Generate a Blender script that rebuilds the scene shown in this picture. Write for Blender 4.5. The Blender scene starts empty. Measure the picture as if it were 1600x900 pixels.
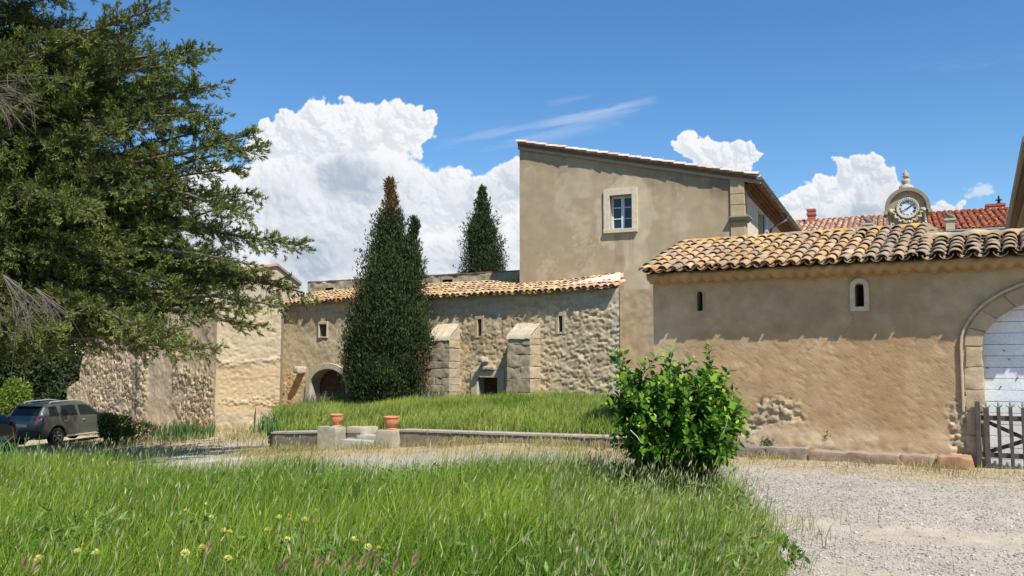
import bpy, math, random
import numpy as np
from mathutils import Vector, Matrix
random.seed(7); RNG = np.random.default_rng(11)
SC = bpy.context.scene
COL = SC.collection
R = math.radians
# ------------------------------------------------------------------ camera
FPX = 1350.0; PITCH = math.atan(106/FPX); EYE = 1.6
cam_d = bpy.data.cameras.new('camera'); cam = bpy.data.objects.new('camera', cam_d); COL.objects.link(cam)
cam_d.sensor_width = 36; cam_d.lens = 36*FPX/1600; cam_d.clip_end = 9000
cam.location = (0, 0, EYE); cam.rotation_euler = (R(90)+PITCH, 0, 0)
SC.camera = cam
# ------------------------------------------------------------------ sun, exposure
SUN = Vector((.34, -.62, 1.0)).normalized()
sd = bpy.data.lights.new('sun', 'SUN'); sd.energy = 5.0; sd.angle = R(.53); sd.color = (1, .95, .86)
so = bpy.data.objects.new('sun', sd); COL.objects.link(so)
so.rotation_euler = SUN.to_track_quat('Z', 'Y').to_euler(); so.location = (20, -20, 40)
SC.view_settings.view_transform = 'Standard'; SC.view_settings.look = 'None'
SC.view_settings.exposure = 0.50; SC.view_settings.gamma = 1; SC.view_settings.use_curve_mapping = False
SKY_STRENGTH = 0.106

def ray(u, v):
    x = (u-800)/FPX; y = (450-v)/FPX
    c, s = math.cos(PITCH), math.sin(PITCH)
    return Vector((x, c-y*s, s+y*c))
def W(u, v, Y):                       # measured point at depth Y
    d = ray(u, v); return Vector((0, 0, EYE)) + d*(Y/d.y)

# ------------------------------------------------------------------ world: Nishita sky
wd = bpy.data.worlds.new('World'); SC.world = wd; wd.use_nodes = True
_nt = wd.node_tree; _bg = _nt.nodes['Background']; _bg.inputs[1].default_value = SKY_STRENGTH
_sky = _nt.nodes.new('ShaderNodeTexSky'); _sky.sky_type = 'NISHITA'; _sky.sun_disc = False
_sky.sun_elevation = math.asin(SUN.z); _sky.sun_rotation = math.atan2(SUN.x, SUN.y)
_sky.air_density = 1.0; _sky.dust_density = .05; _sky.ozone_density = 4.5; _sky.altitude = 0
_hs = _nt.nodes.new('ShaderNodeHueSaturation'); _hs.inputs['Saturation'].default_value = 1.2; _hs.inputs['Hue'].default_value = .5
_nt.links.new(_sky.outputs[0], _hs.inputs['Color']); _nt.links.new(_hs.outputs[0], _bg.inputs[0])

# ------------------------------------------------------------------ numpy noise
def _h(ix, iy, s=0):
    h = (ix.astype(np.int64)*374761393 + iy.astype(np.int64)*668265263 + s*974634777) & 0x7fffffff
    h = ((h ^ (h >> 13))*1274126177) & 0x7fffffff
    return ((h ^ (h >> 16)) & 0xffffff)/float(0xffffff)
def vnoise(x, y, s=0):
    ix = np.floor(x); iy = np.floor(y); fx = x-ix; fy = y-iy
    fx = fx*fx*(3-2*fx); fy = fy*fy*(3-2*fy)
    a = _h(ix, iy, s); b = _h(ix+1, iy, s); c = _h(ix, iy+1, s); d = _h(ix+1, iy+1, s)
    return (a*(1-fx)+b*fx)*(1-fy)+(c*(1-fx)+d*fx)*fy
def fbm(x, y, o=4, s=0):
    t = 0; a = .5; n = 0
    for i in range(o):
        t = t+a*vnoise(x*2**i, y*2**i, s+i*17); n += a; a *= .55
    return t/n
def voro(x, y, s=0, jit=.8):
    ix = np.floor(x); iy = np.floor(y)
    f1 = np.full(x.shape, 9.); f2 = np.full(x.shape, 9.); idd = np.zeros(x.shape)
    for dx in (-1, 0, 1):
        for dy in (-1, 0, 1):
            cx = ix+dx; cy = iy+dy
            px = cx+.5+(_h(cx, cy, s)-.5)*jit; py = cy+.5+(_h(cx, cy, s+5)-.5)*jit
            d = np.hypot(px-x, py-y); hid = _h(cx, cy, s+9)
            n1 = d < f1
            f2 = np.where(n1, f1, np.minimum(f2, d)); idd = np.where(n1, hid, idd); f1 = np.where(n1, d, f1)
    return f1, f2, idd
def sst(x, a, b):
    t = np.clip((x-a)/(b-a), 0, 1); return t*t*(3-2*t)
def lerp(a, b, t): return a+(b-a)*t
def cmix(c1, c2, t):
    t = np.asarray(t)[..., None]; return np.asarray(c1)*(1-t)+np.asarray(c2)*t

# ------------------------------------------------------------------ materials
MATS = {}
def mat(name, rgb=None, rough=.85, var=.18, vs=6., bump=(), spec=.3, metal=0., trans=0., fine=0, fs=90., strokes=None):
    if name in MATS: return MATS[name]
    m = bpy.data.materials.new(name); m.use_nodes = True; nt = m.node_tree; N = nt.nodes; L = nt.links
    p = N['Principled BSDF']; p.inputs['Roughness'].default_value = rough; p.inputs['Specular IOR Level'].default_value = spec
    p.inputs['Metallic'].default_value = metal
    if rgb is None:
        a = N.new('ShaderNodeAttribute'); a.attribute_name = 'Col'; c = a.outputs[0]
    else:
        a = N.new('ShaderNodeRGB'); a.outputs[0].default_value = (*rgb, 1); c = a.outputs[0]
    tc = N.new('ShaderNodeTexCoord'); co = tc.outputs['Object']
    def nz(scale, detail=5):
        n = N.new('ShaderNodeTexNoise'); n.inputs['Scale'].default_value = scale; n.inputs['Detail'].default_value = detail
        L.new(co, n.inputs['Vector']); return n.outputs[0]
    def mulv(c, f, lo, hi):
        mr = N.new('ShaderNodeMapRange'); mr.inputs[1].default_value = .3; mr.inputs[2].default_value = .7
        mr.inputs[3].default_value = lo; mr.inputs[4].default_value = hi; L.new(f, mr.inputs[0])
        v = N.new('ShaderNodeVectorMath'); v.operation = 'SCALE'; L.new(c, v.inputs[0]); L.new(mr.outputs[0], v.inputs[3]); return v.outputs[0]
    if var: c = mulv(c, nz(vs), 1-var, 1+var)
    if fine: c = mulv(c, nz(fs, 3), 1-fine, 1+fine)
    L.new(c, p.inputs['Base Color'])
    prev = None
    if strokes:                                 # trowel strokes: noise stretched along one direction of the wall
        va, sa, vb, sb, st_, di_ = strokes; cb = N.new('ShaderNodeCombineXYZ')
        for k_, (vv_, ss_) in enumerate(((va, sa), (vb, sb))):
            dp = N.new('ShaderNodeVectorMath'); dp.operation = 'DOT_PRODUCT'; L.new(co, dp.inputs[0]); dp.inputs[1].default_value = tuple(x*ss_ for x in vv_); L.new(dp.outputs[1], cb.inputs[k_])
        n_ = N.new('ShaderNodeTexNoise'); n_.inputs['Scale'].default_value = 1.; n_.inputs['Detail'].default_value = 6; n_.inputs['Roughness'].default_value = .62; L.new(cb.outputs[0], n_.inputs['Vector'])
        b = N.new('ShaderNodeBump'); b.inputs['Strength'].default_value = st_; b.inputs['Distance'].default_value = di_; L.new(n_.outputs[0], b.inputs['Height']); prev = b.outputs[0]
        c = mulv(c, n_.outputs[0], .96, 1.035); L.new(c, p.inputs['Base Color'])
    for (sc, st, dist) in bump:
        b = N.new('ShaderNodeBump'); b.inputs['Strength'].default_value = st; b.inputs['Distance'].default_value = dist
        L.new(nz(sc, 4), b.inputs['Height'])
        if prev: L.new(prev, b.inputs['Normal'])
        prev = b.outputs[0]
    if prev: L.new(prev, p.inputs['Normal'])
    if trans:
        t = N.new('ShaderNodeBsdfTranslucent'); L.new(c, t.inputs[0]); mx = N.new('ShaderNodeMixShader'); mx.inputs[0].default_value = trans
        L.new(p.outputs[0], mx.inputs[1]); L.new(t.outputs[0], mx.inputs[2]); L.new(mx.outputs[0], N['Material Output'].inputs[0])
    MATS[name] = m; return m
M_STONE = mat('rubble_stone', rough=.92, var=.12, vs=9, bump=((45, .5, .012), (160, .4, .004)), spec=.15, fine=.12)
M_PLASTER = mat('lime_plaster', rough=.93, var=.07, vs=3, bump=((60, .35, .006), (220, .3, .002)), spec=.12, fine=.06)
M_BARN = mat('rough_ochre_plaster', rough=.93, var=.08, vs=4, bump=((70, .6, .006), (180, .5, .003)), spec=.1, fine=.10, strokes=((.70, -.40, -.59), 9., (.51, -.30, .81), 44., 1.0, .005))
M_TILE = mat('clay_tile', rough=.9, var=.22, vs=14, bump=((70, .5, .006),), spec=.15, fine=.2, fs=60)
M_TRIM = mat('cut_stone', rough=.88, var=.12, vs=8, bump=((50, .4, .006),), spec=.2, fine=.08)
M_GROUND = mat('gravel_ground', rough=.95, var=.1, vs=2.5, bump=((55, .8, .02), (140, .7, .01)), spec=.1, fine=.30, fs=70)
M_LEAF = mat('leaf', rough=.62, var=.22, vs=5, spec=.18, trans=.24)
M_NEEDLE = mat('needle_foliage', rough=.7, var=.2, vs=1.2, spec=.15, trans=.18)
M_GRASS = mat('grass_blade', rough=.6, var=.12, vs=1.5, spec=.2, trans=.22)
M_BARK = mat('bark', rgb=(.13, .10, .075), rough=.95, var=.3, vs=12, bump=((30, .8, .02),))
M_TWIG = mat('dry_twig', rgb=(.12, .10, .08), rough=.9, var=.2, vs=10)
M_DARKWOOD = mat('dark_door_wood', rgb=(.06, .035, .028), rough=.8, var=.3, vs=10, bump=((40, .4, .004),))
M_CLAY = mat('terracotta', rgb=(.50, .21, .095), rough=.8, var=.15, vs=14, bump=((60, .2, .003),))
M_BRICK = mat('brick', rough=.9, var=.12, vs=12, bump=((60, .4, .005),), spec=.15, fine=.1)
M_METAL = mat('zinc', rgb=(.16, .155, .15), rough=.5, var=.12, vs=6, metal=.4, spec=.4)
M_GLASS = mat('window_glass', rgb=(.012, .02, .035), rough=.06, var=0, spec=.6)
M_WHITEPAINT = mat('white_paint', rgb=(.66, .68, .70), rough=.55, var=.05, vs=5)

# ------------------------------------------------------------------ object helpers
def tag(o, label=None, cat=None, group=None, kind=None):
    if label: o['label'] = label
    if cat: o['category'] = cat
    if group: o['group'] = group
    if kind: o['kind'] = kind
    return o
def thing(name, label, cat, loc, group=None, rz=0.):
    o = bpy.data.objects.new(name, None); COL.objects.link(o); o.location = loc; o.rotation_euler = (0, 0, rz)
    o.empty_display_size = .1
    return tag(o, label, cat, group)
def mesh_np(name, V, F, m, parent=None, col=None, smooth=False, local=False):
    V = np.asarray(V, dtype=np.float64).reshape(-1, 3)
    if parent is not None and not local:
        b = np.zeros(3); q = parent
        while q is not None: b = b+np.array(q.location); q = q.parent
        V = V-b
    me = bpy.data.meshes.new(name)
    if isinstance(F, np.ndarray):
        k = F.shape[1]; nf = F.shape[0]
        me.vertices.add(len(V)); me.vertices.foreach_set('co', V.astype(np.float32).ravel())
        me.loops.add(nf*k); me.loops.foreach_set('vertex_index', F.astype(np.int32).ravel())
        me.polygons.add(nf); me.polygons.foreach_set('loop_start', np.arange(nf, dtype=np.int32)*k)
        me.polygons.foreach_set('loop_total', np.full(nf, k, dtype=np.int32))
        me.update(calc_edges=True)
    else:
        me.from_pydata(V.tolist(), [], F)
    if smooth: me.polygons.foreach_set('use_smooth', np.ones(len(me.polygons), dtype=bool))
    if col is not None:
        c = np.ones((len(V), 4), dtype=np.float32); c[:, :3] = np.asarray(col).reshape(-1, 3)
        at = me.color_attributes.new('Col', 'FLOAT_COLOR', 'POINT'); at.data.foreach_set('color', c.ravel())
    me.materials.append(m); me.update()
    o = bpy.data.objects.new(name, me); COL.objects.link(o)
    if parent is not None: o.parent = parent
    return o
def bevel(o, w=.01, seg=2):
    b = o.modifiers.new('bevel', 'BEVEL'); b.width = w; b.segments = seg; b.limit_method = 'ANGLE'; return o

class MB:
    def __init__(s): s.v = []; s.f = []; s.c = []; s.cur = (.5, .5, .5)
    def color(s, c): s.cur = tuple(c); return s
    def add(s, vs, fs):
        b = len(s.v); s.v += [tuple(x) for x in vs]; s.f += [tuple(i+b for i in f) for f in fs]; s.c += [s.cur]*len(vs); return s
    def hexa(s, p):      # 8 points: bottom 4 ccw, top 4
        return s.add(p, [(0,3,2,1),(4,5,6,7),(0,1,5,4),(1,2,6,5),(2,3,7,6),(3,0,4,7)])
    def box(s, x0, x1, y0, y1, z0, z1):
        return s.hexa([(x0,y0,z0),(x1,y0,z0),(x1,y1,z0),(x0,y1,z0),(x0,y0,z1),(x1,y0,z1),(x1,y1,z1),(x0,y1,z1)])
    def pbox(s, pl, s0, s1, z0, z1, d0, d1):   # box on a facade plane; d outward
        return s.hexa([pl.pt(s0,z0,d1),pl.pt(s1,z0,d1),pl.pt(s1,z0,d0),pl.pt(s0,z0,d0),pl.pt(s0,z1,d1),pl.pt(s1,z1,d1),pl.pt(s1,z1,d0),pl.pt(s0,z1,d0)])
    def tube(s, pts, rad, n=6, cap=True):
        pts = [Vector(p) for p in pts]; k = len(pts)
        if isinstance(rad, (int, float)): rad = [rad]*k
        rings = []
        up = Vector((0, 0, 1))
        for i in range(k):
            t = (pts[min(i+1, k-1)]-pts[max(i-1, 0)])
            if t.length < 1e-9: t = Vector((0, 0, 1))
            t.normalize(); a = t.cross(up)
            if a.length < .05: a = t.cross(Vector((1, 0, 0)))
            a.normalize(); b = t.cross(a)
            rings += [pts[i]+(a*math.cos(2*math.pi*j/n)+b*math.sin(2*math.pi*j/n))*rad[i] for j in range(n)]
        fs = [(i*n+j, i*n+(j+1) % n, (i+1)*n+(j+1) % n, (i+1)*n+j) for i in range(k-1) for j in range(n)]
        if cap: fs += [tuple(range(n)), tuple(range((k-1)*n+n-1, (k-1)*n-1, -1))]
        return s.add(rings, fs)
    def lathe(s, prof, c=(0, 0, 0), n=20, axis=None):   # prof: (r, h)
        A = Vector(axis).normalized() if axis else Vector((0, 0, 1))
        X = A.cross(Vector((0, 0, 1)));  X = Vector((1, 0, 0)) if X.length < .01 else X.normalized(); Yv = A.cross(X)
        c = Vector(c); vs = []
        for r, h in prof: vs += [c+A*h+(X*math.cos(2*math.pi*j/n)+Yv*math.sin(2*math.pi*j/n))*r for j in range(n)]
        fs = [(i*n+j, i*n+(j+1) % n, (i+1)*n+(j+1) % n, (i+1)*n+j) for i in range(len(prof)-1) for j in range(n)]
        fs += [tuple(range(n)), tuple(range((len(prof)-1)*n+n-1, (len(prof)-1)*n-1, -1))]
        return s.add(vs, fs)
    def sweep(s, path_in, path_out, d0, d1, pl):   # ring between two (s,z) outlines, extruded d0..d1
        n = len(path_in); vs = []
        for q in (path_in, path_out):
            for d in (d0, d1): vs += [pl.pt(a, b, d) for a, b in q]
        fs = []
        for i in range(n-1):
            a, b, c, d = i, n+i, 2*n+i, 3*n+i
            fs += [(b, b+1, d+1, d), (a, a+1, b+1, b), (c, d, d+1, c+1), (a, c, c+1, a+1)]
        fs += [(0, n, 3*n, 2*n), (n-1, 3*n-1, 4*n-1, 2*n-1)]
        return s.add(vs, fs)
    def build(s, name, m, parent=None, smooth=False, local=False, bev=0, weld=False):
        o = mesh_np(name, s.v, s.f, m, parent, s.c, smooth, local)
        if bev: bevel(o, bev)
        return o

class Plane:
    def __init__(s, p0, p1):
        s.p0 = Vector((p0[0], p0[1], 0)); d = Vector((p1[0]-p0[0], p1[1]-p0[1], 0)); s.len = d.length; s.r = d.normalized()
        s.n = Vector((s.r.y, -s.r.x, 0))     # outward, to the right-hand side of travel (towards the camera for left-to-right)
    def pt(s, a, z, d=0.): return s.p0+s.r*a+s.n*d+Vector((0, 0, z))
    def ptn(s, A, Z, D): 
        A = np.asarray(A); Z = np.asarray(Z); D = np.asarray(D)
        return np.stack([s.p0.x+s.r.x*A+s.n.x*D, s.p0.y+s.r.y*A+s.n.y*D, Z+0*A], -1)
    def uv(s, u, v, d=0.):
        q = ray(u, v); o = Vector((0, 0, EYE)); p = s.p0+s.n*d
        t = (p-o).dot(s.n)/q.dot(s.n); w = o+q*t; return ((w-s.p0).dot(s.r), w.z)

def grid_faces(nx, ny, keep=None):
    i = np.arange(nx-1)[:, None]; j = np.arange(ny-1)[None, :]
    a = i*ny+j; F = np.stack([a, a+ny, a+ny+1, a+1], -1)
    if keep is not None: return F[keep]
    return F.reshape(-1, 4)
def wall_grid(name, pl, s0, s1, z0, z1, res, disp, colr, m, parent, holes=(), ztop=None, arches=()):
    def lines(a, b, extra):
        L = list(np.linspace(a, b, max(2, int((b-a)/res)+1)))
        for e in extra:
            if a < e < b:
                k = min(range(len(L)), key=lambda i: abs(L[i]-e)); 
                L[k] = e
        return np.array(sorted(L))
    S = lines(s0, s1, [h[0] for h in holes]+[h[1] for h in holes]); Z = lines(z0, z1, [h[2] for h in holes]+[h[3] for h in holes])
    A, B = np.meshgrid(S, Z, indexing='ij')
    D = disp(A, B); Cc = colr(A, B)
    if ztop is not None:
        T = ztop(A); keepv = B <= T+res; B = np.minimum(B, T)
    V = pl.ptn(A, B, D)
    cs = .5*(A[:-1, :-1]+A[1:, 1:]); cz = .5*(B[:-1, :-1]+B[1:, 1:])
    keep = np.ones(cs.shape, bool)
    if ztop is not None: keep &= (B[:-1, 1:]-B[:-1, :-1]+B[1:, 1:]-B[1:, :-1]) > 1e-4
    for h in holes: keep &= ~((cs > h[0]) & (cs < h[1]) & (cz > h[2]) & (cz < h[3]))
    for (c, zs, a, b) in arches:      # half-ellipse arch above spring line zs
        e = np.where(cz > zs, ((cs-c)/a)**2+((cz-zs)/b)**2, ((cs-c)/a)**2); keep &= e > 1
    return mesh_np(name, V.reshape(-1, 3), grid_faces(len(S), len(Z), keep), m, parent, Cc.reshape(-1, 3))
def reveal(mb, pl, h, depth, col=(.4, .33, .24)):
    s0, s1, z0, z1 = h; mb.color(col)
    a = [(s0, z0), (s1, z0), (s1, z1), (s0, z1)]
    for i in range(4):
        p, q = a[i], a[(i+1) % 4]
        mb.add([pl.pt(*p, .0), pl.pt(*q, .0), pl.pt(*q, -depth), pl.pt(*p, -depth)], [(0, 1, 2, 3)])

# Roman tile roof -------------------------------------------------------------
def tile_roof(name, pl, s0, s1, zeave, over, D, rise, pitch, expo, colfn, parent, m=None, rows=None, lenf=1.22, jit=.012, skewtop=None, curve=None):
    """cover and channel tiles laid on a plane that climbs from the eave (d=over) to d=-D"""
    L = math.hypot(D+over, rise); up = (-pl.n*(D+over)+Vector((0, 0, rise))).normalized(); nrm = pl.r.cross(up).normalized()
    if nrm.z < 0: nrm = -nrm
    nr = rows or int(round(L/expo)); expo = L/nr; nc = int(round((s1-s0)/pitch)); pitch = (s1-s0)/nc
    r0 = pitch*.44; th = .014; K = 7
    ang = np.linspace(0, math.pi, K)
    Vs, Fs, Cs = [], [], []; off = 0
    org = pl.pt(s0, zeave, over)
    rr = np.array(pl.r); uu = np.array(up); nn = np.array(nrm); oo = np.array(org)
    def quadstrip(a, b): return [(a+i, a+i+1, b+i+1, b+i) for i in range(K-1)]
    base = quadstrip(0, K)+[tuple(reversed(q)) for q in quadstrip(2*K, 3*K)]+[(2*K+i, 2*K+i+1, i+1, i) for i in range(K-1)]
    base = np.array(base)
    for kind in (0, 1):
        for c in range(nc+(1 if kind == 0 else 0)):
            drift = random.gauss(0, .006)
            for r_ in range(nr):
                sc = c*pitch+(0 if kind == 0 else pitch*.5)+drift+random.gauss(0, jit*.5)
                t0 = r_*expo+random.gauss(0, jit) - (random.uniform(0, .03) if r_ == 0 else 0)
                t1 = min(t0+expo*lenf, L+.02)
                if skewtop is not None and t0 > skewtop(s0+sc): continue
                ra = r0*random.uniform(.96, 1.05); rb = ra*.82
                tw = random.gauss(0, .012); lift = random.uniform(-.004, .006)
                if kind == 0: ha, hb, sg = .040+lift, .012+lift, 1.
                else: ha, hb, sg = .034, .008, -1.; 
                if kind == 1: ra, rb = ra*.95, ra*.9; ha, hb = .052, .026
                def ring(rad, s_c, t, h):
                    return oo+np.outer(s_c+rad*np.cos(ang), rr)+uu*t+np.outer(sg*rad*.78*np.sin(ang)+h, nn)
                zs = 0
                if curve is not None:
                    zs = curve(s0+sc)
                q = np.concatenate([ring(ra, sc+tw, t0, ha), ring(rb, sc-tw, t1, hb), ring(ra-th, sc+tw, t0, ha-.002), ring(ra-th, sc, t0+.1, ha-.01)])
                q[:, 2] += zs
                Vs.append(q); Fs.append(base+off); off += 4*K
                col = np.array(colfn(s0+sc, r_, nr, kind)); Cs.append(np.tile(col, (4*K, 1)))
    o = mesh_np(name, np.concatenate(Vs), np.concatenate(Fs), m or M_TILE, parent, np.concatenate(Cs))
    return L, up, nrm
def old_tiles(s, r, nr, kind):
    q = random.random()
    if q < .36: c = (.47, .285, .12)
    elif q < .60: c = (.42, .30, .165)
    elif q < .80: c = (.29, .235, .18)
    elif q < .90: c = (.46, .245, .12)
    else: c = (.46, .35, .22)
    base = cmix([.40, .255, .145], [.29, .225, .165], float(fbm(np.array([s*.9]), np.array([r*.35+s*.2]), 4, 700)[0]*1.6-.3))
    sh = float(fbm(np.array([s*2.2]), np.array([r*.5]), 3, 702)[0])
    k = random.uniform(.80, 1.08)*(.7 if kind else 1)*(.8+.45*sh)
    return [float(x) for x in cmix(base, c, .5)*k]
def slab(mb, pl, s0, s1, d0, z0, d1, z1, th):   # sloping slab between (d0,z0) and (d1,z1)
    mb.hexa([pl.pt(s0,z0-th,d0),pl.pt(s1,z0-th,d0),pl.pt(s1,z1-th,d1),pl.pt(s0,z1-th,d1),pl.pt(s0,z0,d0),pl.pt(s1,z0,d0),pl.pt(s1,z1,d1),pl.pt(s0,z1,d1)])

# foliage cards ---------------------------------------------------------------
def cards(P, D, length, width, col, roll=None, bend=.0):
    """diamond shaped leaf faces; P base (n,3), D direction (n,3)"""
    n = len(P); D = D/np.maximum(np.linalg.norm(D, axis=1, keepdims=True), 1e-9)
    rv = RNG.normal(size=(n, 3)) if roll is None else roll
    Sd = np.cross(D, rv); Sd /= np.maximum(np.linalg.norm(Sd, axis=1, keepdims=True), 1e-9)
    l = np.asarray(length).reshape(-1, 1)*np.ones((n, 1)); w = np.asarray(width).reshape(-1, 1)*np.ones((n, 1))
    nrm = np.cross(D, Sd)
    V = np.stack([P, P+D*l*.45+Sd*w*.5+nrm*l*bend, P+D*l, P+D*l*.45-Sd*w*.5+nrm*l*bend], 1)
    F = np.arange(4*n).reshape(n, 4)
    C = np.repeat(np.asarray(col), 4, axis=0)
    return V.reshape(-1, 3), F, C
def ground_z(X, Y):
    X = np.asarray(X, float); Y = np.asarray(Y, float)
    a = .5*(-X+np.sqrt(X*X+.6))-.2
    z = -.1*np.maximum(a, 0)*sst(Y, 5, 17)
    return np.maximum(z, -2.3)
def gz(x, y): return float(ground_z(np.array([x]), np.array([y]))[0])
# ================================================================== reference planes (measured)
KL = Plane((-5.33, 19.34), (3.9, 13.8))                      # retaining wall and kerb line
b0 = W(1020, 428, 15.0); b1 = W(1533, 500, 12.5); BP = Plane(b0.xy, b1.xy)   # barn facade
m0 = W(440, 478, 32.0); m1 = W(968, 450, 23.5); MP = Plane(m0.xy, m1.xy)     # old wing facade
t0_ = W(812, 452, 26.5); t1_ = W(1162, 375, 23.77); TP = Plane(t0_.xy, t1_.xy)  # tall house gable
def retain_top(s): return np.interp(s, [0, 3.57, 8.2, 14], [-.10, .096, .18, .18])
def terrace_z(X, Y):
    f = np.interp(Y, [17, 19.3, 32], [.03, .05, .09]); return .15-f*np.maximum(-np.asarray(X, float), 0)-.02

# ================================================================== ground sheet
def build_ground():
    xs = np.concatenate([[-600, -300, -150, -80, -50, -35], np.arange(-26, 14.01, .1), [16, 20, 28, 40, 70, 150, 300, 600]])
    ys = np.concatenate([[-300, -100, -40, -15, -5, 0], np.arange(2, 42.01, .1), [45, 50, 60, 80, 120, 200, 400, 900]])
    X, Y = np.meshgrid(xs, ys, indexing='ij')
    Z = ground_z(X, Y)
    near = (X > -26) & (X < 14) & (Y > 2) & (Y < 42)
    Z = Z+np.where(near, (fbm(X*.7, Y*.7, 3, 3)-.5)*.06+(fbm(X*5, Y*5, 2, 4)-.5)*.022, 0)
    V = np.stack([X, Y, Z], -1)
    grav = np.array([.40, .355, .295]); dirt = np.array([.435, .37, .285]); straw = np.array([.38, .29, .15]); soil = np.array([.07, .075, .03]); pale = np.array([.50, .46, .39])
    r = KL.r; n = KL.n
    ks = (X-KL.p0.x)*r.x+(Y-KL.p0.y)*r.y; kd = (X-KL.p0.x)*n.x+(Y-KL.p0.y)*n.y
    t = track_mask(X, Y, kd)
    C = cmix(grav, dirt, t*.95)
    C = C*(.86+.28*fbm(X*9, Y*9, 3, 21))[..., None]*(.88+.24*fbm(X*.9, Y*.9, 3, 22))[..., None]
    st = sst(-(kd)+fbm(X*2, Y*2, 3, 9)*1.6, -1.15, -.1)*(ks > -1)*(ks < 15.5)
    C = cmix_arr(C, straw*(.75+.5*fbm(X*6, Y*6, 3, 10))[..., None], np.clip(st, 0, 1)*.85)
    lf = sst(-X, 7, 9)*sst(Y, 17.5, 20.5)
    C = cmix_arr(C, (straw*.8+pale*.25)*(.7+.6*fbm(X*4, Y*4, 3, 12))[..., None], lf*.8)
    g = in_grass(X, Y)
    C = cmix_arr(C, soil+np.zeros_like(C), g)
    far = (Y > 43) | (X < -30) | (X > 15) | (Y < 1)
    C = np.where(far[..., None], np.array([.16, .17, .07]), C)
    o = mesh_np('ground', V.reshape(-1, 3), grid_faces(len(xs), len(ys)), M_GROUND, None, C.reshape(-1, 3), smooth=True)
    tag(o, 'pale gravel yard with dusty tracks in front of the old buildings', kind='structure')
def track_mask(X, Y, kd):
    w = (fbm(X*.6, Y*.6, 3, 8)-.5)*1.0
    b = np.maximum.reduce([sst(.55-np.abs(kd-5.1+w), 0, .35), sst(.5-np.abs(kd-6.9+w*.8), 0, .35), sst(.35-np.abs(kd-1.3+w*.6), 0, .3)*.8])
    return b*(X > 1.0)*(.45+.55*sst(fbm(X*1.5, Y*1.5, 4, 28), .3, .5))
def cmix_arr(A, B, t): t = np.asarray(t)[..., None]; return A*(1-t)+B*t
def grass_back(X): return 9.95+np.maximum(-X, 0)*.22+(fbm(X*1.3, X*0+3, 3, 31)-.5)*.9
def grass_right(Y): return np.interp(Y, [0, 4, 5, 6, 7, 8, 9.2, 9.8, 10.2], [.3, 1.1, 1.45, 1.78, 2.02, 2.25, 2.38, 1.9, .8])
def in_grass(X, Y):
    a = sst(grass_back(X)-Y, -.15, .3); b = sst(grass_right(Y)+(fbm(Y*2, Y*0+1, 3, 33)-.5)*.35-X, -.1, .2); return a*b*(Y > .5)
build_ground()

# pale concrete lane in front of the cars
def build_lane():
    n = 90; x = np.linspace(-24, -5.2, n); w = 14
    P = np.zeros((n, w, 3)); C = np.zeros((n, w, 3))
    for i, xx in enumerate(x):
        yc = 17.9+(-xx-3.2)*.30
        half = (1.3+.25*math.sin(xx*1.3))*min(1, (-5.2-xx)/2.5+.01)
        for j in range(w):
            tt = j/(w-1)*2-1; yy = yc+tt*half
            P[i, j] = (xx, yy, gz(xx, yy)+.045*min(1, (-5.2-xx)/1.5)-.02)
    C[:] = np.array([.48, .435, .36]); C *= (.75+.4*fbm(P[..., 0]*1.5, P[..., 1]*3, 4, 55))[..., None]
    P[:, 0, 2] -= .08; P[:, -1, 2] -= .08
    tag(mesh_np('lane', P.reshape(-1, 3), grid_faces(n, w), M_GROUND, None, C.reshape(-1, 3)), 'pale worn paved lane passing the parked cars', kind='structure')
build_lane()

# terrace ground
def build_terrace():
    f0 = np.array([-5.30, 19.45]); f1 = np.array([4.2, 13.75]); g0 = np.array([-9.6, 33.5]); g1 = np.array([8, 23])
    n, k = 160, 160
    a, b = np.meshgrid(np.linspace(0, 1, n), np.linspace(0, 1, k)**1.3, indexing='ij')
    P = (f0*(1-a)[..., None]+f1*a[..., None])*(1-b)[..., None]+(g0*(1-a)[..., None]+g1*a[..., None])*b[..., None]
    X, Y = P[..., 0], P[..., 1]; Z = terrace_z(X, Y)+(fbm(X*2, Y*2, 3, 60)-.5)*.05
    C = cmix([.10, .11, .045], [.20, .17, .08], fbm(X*2, Y*2, 3, 61))
    ks = (X-KL.p0.x)*KL.r.x+(Y-KL.p0.y)*KL.r.y; kd = (X-KL.p0.x)*KL.n.x+(Y-KL.p0.y)*KL.n.y
    cs = .5*(ks[:-1, :-1]+ks[1:, 1:]); cd = .5*(kd[:-1, :-1]+kd[1:, 1:])
    sa, sb = KL.uv(556, 690)[0], KL.uv(598, 690)[0]
    keep = ~((cs > sa) & (cs < sb) & (cd > -.45))
    tag(mesh_np('terrace_ground', np.stack([X, Y, Z], -1).reshape(-1, 3), grid_faces(n, k, keep), M_GROUND, None, C.reshape(-1, 3)), 'raised earth terrace behind the low retaining wall', kind='structure')
build_terrace()

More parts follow.
